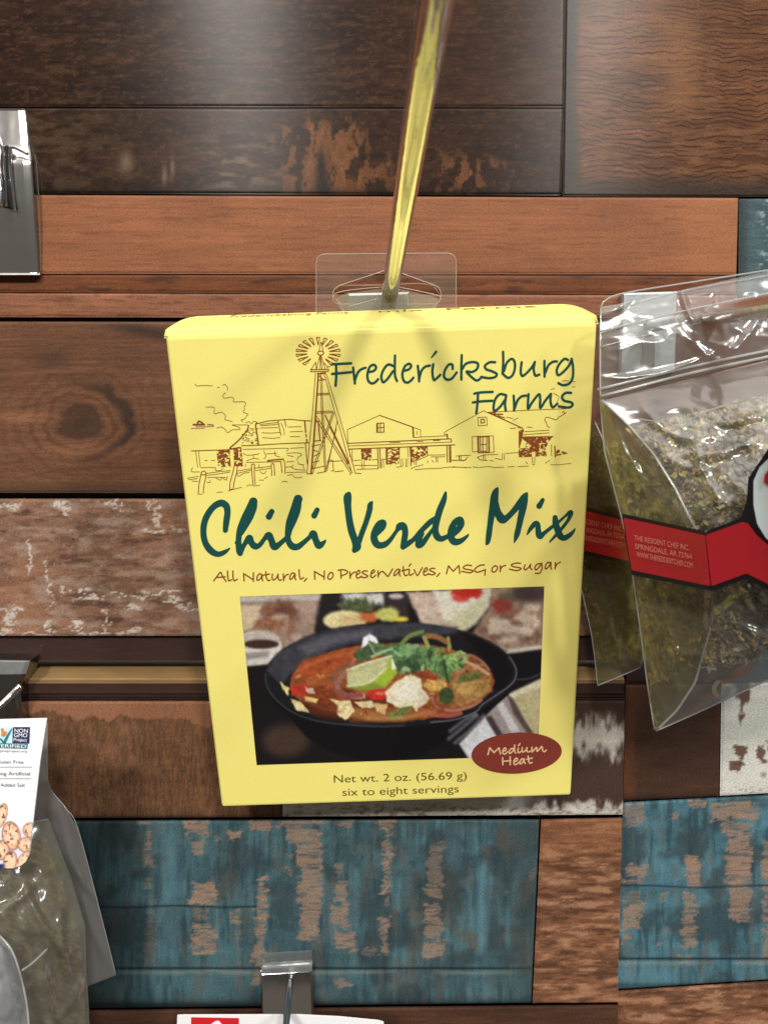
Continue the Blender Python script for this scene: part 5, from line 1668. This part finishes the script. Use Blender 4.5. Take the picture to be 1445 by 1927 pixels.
# seams and the press-seal zip
mb = MB()
c3 = lambda P: at(np.array([p[0] for p in P], float), np.array([p[1] for p in P], float), np.array([p[2] for p in P], float))
mb.tube(c3(resample(front, 60)), 0.00028, 8)
mb.tube(c3(resample(rear, 40)), 0.00020, 8)
for P, r_ in (([(1130, 578, -.0583), (1129, 660, -.061), (1129, 750, -.0625)], .00016), ([(1130, 578, -.0585), (1138, 566, -.0585), (1172, 552, -.0588), (1300, 531, -.061), (1480, 503, -.0645)], .00018), ([(1132, 590, -.059), (1280, 549, -.061), (1480, 512, -.065)], .00010),
              ([(1127, 624, -.0605), (1292, 584, -.063), (1480, 545, -.067)], .00022), ([(1127, 653, -.061), (1236, 626, -.0632), (1480, 570, -.067)], .00012), ([(1124, 733, -.0620), (1300, 690, -.0655), (1480, 652, -.0688)], .00030), ([(1129, 746, -.0625), (1300, 702, -.0660), (1480, 664, -.0692)], .00030),
              ([(1234, 1375, -.0622), (1330, 1332, -.0635), (1480, 1262, -.068)], .00024), ([(1310, 1258, -.070), (1400, 1246, -.072), (1480, 1228, -.073)], .00014), ([(1300, 790, -.0760), (1340, 770, -.078), (1440, 745, -.083), (1480, 730, -.085)], .00016), ([(1195, 787, -.068), (1270, 800, -.074), (1320, 815, -.079)], .00012)):
    mb.tube(c3(catmull(P)), r_, 8)
mb.build('seal_line', mat_seam, bag, smooth=True)
mb = MB()
for (u, v, y) in ((1260, 628, -.0642), (1432, 600, -.069)):
    mb = MB()
    mb.tube(at(u + 11 * np.cos(np.linspace(0, 2 * np.pi, 30)), v + 12 * np.sin(np.linspace(0, 2 * np.pi, 30)), y), 0.00012, 6, False)
    mb.build('punch_hole', mat_seam, bag, smooth=True)
mb = MB()
t_ = np.linspace(-0.2, math.pi * 1.4, 30)
mb.tube(at(1356 + 13 * np.cos(t_), 1297 + 15 * np.sin(t_), -.0645), 0.0005, 8)
mb.build('round_crease', mat_seam, bag, smooth=True)

# the wrap-round label
mat_red = mat('red_label', L4((176, 30, 40), 0.95), 0.3, spec=0.5, coat=0.2)
mat_lblack = mat('black_label', L4((26, 24, 30)), 0.3, spec=0.5)
mat_lwhite = mat('white_label', L4((218, 230, 234)), 0.3, spec=0.5, grain=((160, 160, 160), 0.04))
mat_pink = mat('pink_print', L4((226, 142, 128)), 0.5)


def ygus(u, v):
    """depth just in front of the gusset/front film of the near pouch"""
    u = np.asarray(u, float)
    f_ = np.where(u < 1500, -.0822 - (u - 1328) / 150 * .0130, -.0971 + (u - 1500) / 220 * .026)
    return np.where(u < 1328, -.0664 - (u - 1170) / 158 * .0204, f_ - .0046)


def label_part(name, parent, P, m, lift, yf=ygus, thick=0.0002):
    P = np.array(P, float)
    k_ = Ink(P[:, 0].min() - 3, P[:, 1].min() - 3, P[:, 0].max() + 3, P[:, 1].max() + 3, 2.5)
    k_.fill(P)
    loc_ = np.array(parent.location)
    return k_.mesh(name, m, parent, lambda u, v: at(u, v, yf(u, v) - lift) - loc_, 4)


side_black = [(1169, 966), (1327, 1000), (1339, 1112), (1187, 1082)]
lab_s = label_part('side_label', bag, side_black, mat_lblack, .0006)
side_red = [(1172, 974), (1326, 1007), (1336, 1103), (1188, 1073)]
o = label_part('red_band', bag, side_red, mat_red, .0010)
o.parent = lab_s
front_black = [(1327, 1000), (1392, 975), (1404, 945), (1407, 900), (1445, 843), (1500, 815), (1560, 832), (1600, 885), (1608, 945), (1630, 968), (1742, 950), (1745, 1048), (1640, 1072), (1575, 1118), (1500, 1136), (1445, 1112), (1404, 1090), (1339, 1112)]
lab_f = label_part('front_label', bag, front_black, mat_lblack, .0006)
front_red = [(1327, 1007), (1396, 982), (1407, 985), (1424, 1008), (1450, 1030), (1500, 1044), (1560, 1030), (1604, 985), (1630, 978), (1741, 959), (1744, 1040), (1636, 1063), (1572, 1108), (1500, 1126), (1446, 1100), (1404, 1079), (1338, 1103)]
o = label_part('red_band', bag, front_red, mat_red, .0010)
o.parent = lab_f
wh = [(1500, 836), (1450, 858), (1428, 880), (1417, 905), (1417, 950), (1424, 986), (1440, 1012), (1462, 1030), (1500, 1038), (1552, 1020), (1586, 975), (1590, 915), (1575, 870), (1545, 845)]
o = label_part('white_badge', bag, wh, mat_lwhite, .0010)
o.parent = lab_f
o = label_part('red_arc', bag, [(1500, 853), (1455, 872), (1438, 893), (1436, 908), (1445, 915), (1452, 896), (1500, 874), (1540, 880), (1562, 905), (1570, 895), (1550, 866)], mat_red, .0014)
o.parent = lab_f
mb = MB()
cl = T(1060, 900, 385 / 1445)
pl = cl([(500, 438), (886, 510), (506, 497), (906, 572), (515, 554), (912, 634)])
cv = lambda u, v: at(u, v, ygus(u, v) - .0014)
nup = (-0.05, -1.0)
text_on(mb, 'THE RESIDENT CHEF INC.', pl[0], pl[1], 10.5, cv, nup)
text_on(mb, 'SPRINGDALE, AR 72764', pl[2], pl[3], 10.5, cv, nup)
text_on(mb, 'WWW.THERESIDENTCHEF.COM', pl[4], pl[5], 10.5, cv, nup)
o = mb.build('address_lettering', mat_pink, bag)
o.parent = lab_s

# the pouch behind it
bag2 = thing('soup_mix_pouch', 'clear olive pouch with a red label, half hidden between the yellow carton and front pouch', 'food pouch', at(1150, 1288, -0.03), BAGS)
rear2 = [(1086, 760, -.006), (1086, 900, -.007), (1086, 1010, -.010), (1092, 1100, -.014), (1112, 1190, -.020), (1119, 1240, -.022), (1124, 1290, -.024)]
front2 = [(1118, 792, -.022), (1144, 850, -.034), (1172, 935, -.047), (1205, 1010, -.050), (1215, 1100, -.050), (1212, 1200, -.045), (1205, 1256, -.036)]
X_, F, G = loft(rear2, front2, 120, 50, 0.002, 0.0008, 19, (40, 60), [(1150, 1190, 75, 36, 6, .0010), (1170, 1240, 20, 30, 6, .0010), (1160, 1130, -40, 40, 6, .0008), (1130, 860, 60, 40, 6, .0008)])
sheet('gusset', X_, F, mat_gusset, bag2)
herbs(bag2, [(1088, 800, -.004), (1088, 900, -.004), (1088, 1010, -.006), (1094, 1100, -.009), (1112, 1200, -.015), (1122, 1240, -.018)],
      [(1125, 820, -.022), (1165, 900, -.036), (1225, 1010, -.044), (1235, 1100, -.044), (1235, 1200, -.040), (1225, 1245, -.033)], 70, 40, 0.0, 43, 500, 0.0010, (1.0, 1.0, 0.7))
mb = MB()
mb.tube(c3(resample(front2, 50)), 0.00024, 8)
mb.tube(c3(resample(rear2, 50)), 0.00018, 8)
mb.tube(c3(catmull([(1124, 1290, -.0303), (1165, 1273, -.033), (1205, 1256, -.0362)])), .0002, 8)
mb.build('seal_line', mat_seam, bag2, smooth=True)
yf2 = lambda u, v: -.0170 - (np.asarray(u, float) - 1080) / 135 * .0435
lab2 = label_part('side_label', bag2, [(1084, 950), (1105, 955), (1215, 984), (1222, 1084), (1180, 1062), (1084, 1040)], mat_lblack, .0006, yf2)
o = label_part('red_band', bag2, [(1085, 957), (1105, 962), (1215, 990), (1221, 1077), (1180, 1055), (1085, 1033)], mat_red, .0009, yf2)
o.parent = lab2
mb = MB()
cv2 = lambda u, v: at(u, v, yf2(u, v) - .0012)
pl = cl([(110, 312), (420, 378), (116, 374), (428, 432), (122, 432), (434, 492)])
text_on(mb, 'RESIDENT CHEF INC.', pl[0], pl[1], 10.0, cv2, nup)
text_on(mb, 'SPRINGDALE, AR 72764', pl[2], pl[3], 10.0, cv2, nup)
text_on(mb, 'THERESIDENTCHEF.COM', pl[4], pl[5], 10.0, cv2, nup)
o = mb.build('address_lettering', mat_pink, bag2)
o.parent = lab2

# ================================================================== lower left pouch with a white header card
lb = thing('herb_pouch', 'grey see-through pouch of dark dried leaves under a white bean-picture card', 'food pouch', at(60, 1930, -0.03))
mat_grey = film('smoky_film', 0.58, (0.42, 0.395, 0.385, 1), (0.76, 0.74, 0.71, 1), 0.16, (50, 0.25, 0.003), 0.9)
lft = [(-150, 1350, -.018), (-150, 1500, -.020), (-150, 1700, -.022), (-150, 1980, -.022)]
rgt = [(90, 1362, -.024), (91, 1470, -.026), (100, 1496, -.025), (124, 1520, -.024), (148, 1562, -.022), (170, 1640, -.019), (195, 1740, -.016), (219, 1836, -.013)]
low = [(-150, 1980, -.040), (90, 1900, -.040), (160, 1833, -.028), (219, 1836, -.020)]
X_, F, G = loft(lft, rgt, 130, 100, 0.004, 0.0010, 23, (60, 90), [(130, 1600, 70, 60, 9, .0010), (165, 1720, 76, 70, 8, .0010), (150, 1650, 60, 50, 7, .0009)])
sheet('back_film', X_, F, mat_grey, lb)
herbs(lb, [(-150, 1600, -.044), (-150, 1700, -.052), (-150, 1800, -.054), (-150, 1980, -.050)], [(84, 1572, -.030), (112, 1650, -.033), (146, 1740, -.034), (156, 1810, -.034), (164, 1980, -.034)], 80, 50, 0.004, 51, 250, 0.0012, (0.74, 0.66, 0.50))
mat_clear2 = film('grey_front_film', 0.32, (0.36, 0.35, 0.30, 1), (0.84, 0.84, 0.78, 1), 0.16, (60, 0.25, 0.004), 1.4)
X_, F, G = loft([(-150, 1590, -.049), (-150, 1700, -.058), (-150, 1800, -.060), (-150, 1985, -.056)], [(92, 1540, -.034), (134, 1650, -.036), (162, 1745, -.038), (164, 1833, -.038), (172, 1985, -.040)], 130, 90, 0.004, 0.0016, 57, (80, 120), [(70, 1720, 62, 70, 8, .0014), (120, 1800, 80, 60, 8, .0014), (40, 1690, -40, 50, 8, .0012), (95, 1880, 70, 60, 9, .0014), (30, 1740, 30, 40, 8, .0010), (140, 1880, -60, 40, 7, .0012)])
sheet('front_film', X_, F, mat_clear2, lb)
mat_flap = film('pale_film_flap', 0.72, (0.46, 0.47, 0.49, 1), (0.8, 0.8, 0.8, 1), 0.14, (110, 0.4, 0.002), 1.2)
X_, F, G = loft([(-40, 1740, -.070), (-40, 1850, -.072), (-40, 1985, -.072)], [(-6, 1755, -.064), (22, 1788, -.066), (40, 1840, -.066), (52, 1900, -.066), (58, 1985, -.066)], 40, 20, 0.003, 0.001, 59, (30, 30))
sheet('film_flap', X_, F, mat_flap, lb)
mb = MB()
mb.tube(c3(catmull([(-6, 1755, -.0643), (22, 1788, -.0663), (40, 1840, -.0663), (52, 1900, -.0663), (58, 1985, -.0663)])), 0.0003, 8)
mb.tube(c3(catmull([(42, 1826, -.062), (62, 1812, -.058), (90, 1785, -.052)])), 0.00028, 8)
mb.tube(c3([(-10, 1659, -.059), (14, 1660, -.056)]), 0.0003, 8)
mb.tube(c3(catmull([(90, 1362, -.0203), (91, 1470, -.0223), (124, 1520, -.0253), (148, 1562, -.0253), (195, 1740, -.0223), (219, 1836, -.0203)])), 0.00012, 8)
mb.build('seal_line', mat_seam, lb, smooth=True)

cardP = rounded([(-60, 1356), (88.5, 1352), (76, 1430), (66, 1520), (56, 1600), (50, 1634), (-60, 1636)], 3)
cardP = np.array([(-135, 1358), (86, 1352.4), (88.5, 1353.5), (76, 1432), (66, 1520), (58, 1590), (55, 1610), (49, 1622), (40, 1629), (30, 1632), (-120, 1637), (-130, 1630)], float)
YC = lambda u, v: -.050 - (np.asarray(v, float) - 1352) / 280 * .008
f = at(cardP[:, 0], cardP[:, 1], YC(cardP[:, 0], cardP[:, 1]))
b = f.copy()
b[:, 1] += 0.0005
mat_card = mat('white_card', L4((238, 238, 240)), 0.4, spec=0.4)
card = MB().prism(f, b).build('header_card', mat_card, lb)
g1 = T(0, 1200, 260 / 1089)


def flat(name, parent_part, P, m, lift):
    P = np.array(P, float)
    f_ = at(P[:, 0], P[:, 1], YC(P[:, 0], P[:, 1]) - lift)
    b_ = f_.copy()
    b_[:, 1] += 0.00005
    o_ = MB().prism(f_, b_).build(name, m, lb)
    o_.parent = parent_part
    return o_


mat_navy = mat('navy_print', L4((36, 44, 84)), 0.45)
mat_sky = mat('pale_blue_print', L4((186, 222, 236)), 0.45)
mat_teal = mat('teal_print', L4((24, 112, 116)), 0.45)
mat_wprint = mat('white_print', L4((240, 240, 244)), 0.45)
mat_grey_p = mat('grey_print', L4((74, 76, 82)), 0.45)
mat_oran = mat('orange_print', L4((214, 120, 52)), 0.45)
flat('logo_panel', card, g1([(105, 705), (240, 704), (235, 836), (101, 832)]), mat_navy, .0001)
flat('logo_picture', card, g1([(-60, 705), (104, 706), (100, 831), (-60, 826)]), mat_sky, .0001)
flat('logo_strip', card, g1([(-60, 830), (222, 838), (217, 877), (-60, 868)]), mat_teal, .0002)
flat('logo_leaf', card, g1([(0, 800), (10, 790), (30, 815), (62, 760), (96, 712), (98, 722), (72, 775), (48, 830), (24, 831)]), mat_teal, .0003)
flat('logo_butterfly', card, g1([(8, 720), (24, 712), (40, 745), (56, 735), (52, 765), (30, 780), (10, 772), (16, 745)]), mat_oran, .00035)
cvc = lambda u, v: at(u, v, YC(u, v) - .0004)
mb = MB()
for t_, p0, p1, cap in (('NON', (118, 748), (222, 750), 7.8), ('GMO', (114, 783), (218, 785), 7.8), ('Project', (110, 815), (214, 819), 6.2), ('VERIFIED', (-28, 864), (210, 870), 6.6)):
    P = g1([p0, p1])
    text_on(mb, t_, P[0], P[1], cap, cvc)
o = mb.build('logo_lettering', mat_wprint, lb)
o.parent = card
mb = MB()
for t_, p0, p1, cap in (('Gluten Free', (-35, 991), (188, 992), 6.6), ('Nothing Artificial', (-112, 1083), (240, 1085), 7.2), ('No Added Salt', (-62, 1173), (200, 1175), 7.0), ('nongmoproject.org', (-60, 898), (216, 903), 4.6)):
    P = g1([p0, p1])
    text_on(mb, t_, P[0], P[1], cap, cvc)
for y_, x_ in ((1019, 256), (1111, 248)):
    P = g1([(-120, y_ - 1.8), (x_, y_ - 1.8), (x_, y_ + 1.8), (-120, y_ + 1.8)])
    mb.add(cvc(np.array([p[0] for p in P]), np.array([p[1] for p in P])), [(0, 1, 2, 3)])
o = mb.build('card_lettering', mat_grey_p, lb)
o.parent = card
# bean picture
nu, nv = 110, 90
i, j = np.meshgrid(np.linspace(0, 1, nu), np.linspace(0, 1, nv))
v_ = 1500 + j * 134
redge = np.interp(v_, [1500, 1520, 1590, 1610, 1622, 1629, 1634], [68, 65.6, 57.6, 54.6, 48.6, 39.5, 26])
u_ = -125 + i * (redge + 125)
C = np.ones(u_.shape + (3,)) * np.array([238, 238, 240.])
C = mixc(C, (214, 210, 220), sm(1520, 1580, v_))
for (x, y, a_, b_, rot) in ((22, 1573, 16, 25, -.15), (58, 1562, 13, 13, 0), (50, 1590, 15, 13, .1), (3, 1535, 10, 22, .3), (2, 1600, 15, 17, 0), (20, 1622, 12, 19, .15), (44, 1620, 9, 20, .6), (-22, 1570, 15, 22, .4), (-20, 1615, 18, 16, 0), (-35, 1600, 14, 20, .2), (-60, 1575, 15, 20, .5), (-62, 1615, 16, 17, 0), (-88, 1560, 14, 22, -.3), (-95, 1605, 17, 20, .1), (-115, 1580, 14, 18, .4)):
    ca, sa = math.cos(rot), math.sin(rot)
    xx, yy = (u_ - x) * ca + (v_ - y) * sa, -(u_ - x) * sa + (v_ - y) * ca
    d = np.hypot(xx / a_, yy / b_)
    m_ = sm(1.06, .94, d)
    C = mixc(C, (120, 84, 76), sm(1.22, 1.0, d) * .8)
    bc = mixc(np.ones_like(C) * np.array([236, 198, 166.]), (206, 150, 120), sm(.55, 1, d) * .7)
    bc = mixc(bc, (96, 60, 48), sm(.58, .76, fbm(u_ / 3.2, v_ / 5.0, int(x) + 60, 2)) * .9)
    C = C * (1 - m_[..., None]) + bc * m_[..., None]
C = mixc(C, (40, 44, 90), sm(1624, 1628, v_) * sm(14, 4, u_))
Xb = at(u_, v_, YC(u_, v_) - .0001)
o = mesh_obj('bean_picture', Xb.reshape(-1, 3), grid_faces(nu, nv), mat_print, lb, colour=np.clip(lin(np.clip(C, 3, 250)).reshape(-1, 3), 0, .95))
o.parent = card

# ================================================================== card at the bottom edge
bc_ = thing('header_card', 'top edge of a white header card with a red square, below the small chrome hook', 'card', at(525, 1960, -0.025))
YB = -0.026
cp = np.array([(334, 1912), (345, 1911.5), (560, 1911), (640, 1915), (712, 1922), (722, 1925), (726, 2040), (330, 2040)], float)
f = at(cp[:, 0], cp[:, 1], YB)
b = f.copy()
b[:, 1] += .0006
MB().prism(f, b).build('card', mat_card, bc_)
mat_redp = mat('red_print', L4((206, 32, 42)), 0.4)
P = np.array([(360, 1914.5), (450, 1916), (450, 2036), (360, 2036)], float)
f = at(P[:, 0], P[:, 1], YB - .0001)
b = f.copy()
b[:, 1] += .00006
MB().prism(f, b).build('red_square', mat_redp, bc_)
P = np.array([(390, 1938), (398, 1927), (405, 1922), (412, 1921), (418, 1928), (421, 1940)], float)
f = at(P[:, 0], P[:, 1], YB - .0002)
b = f.copy()
b[:, 1] += .00006
MB().prism(f, b).build('white_emblem', mat_wprint, bc_)
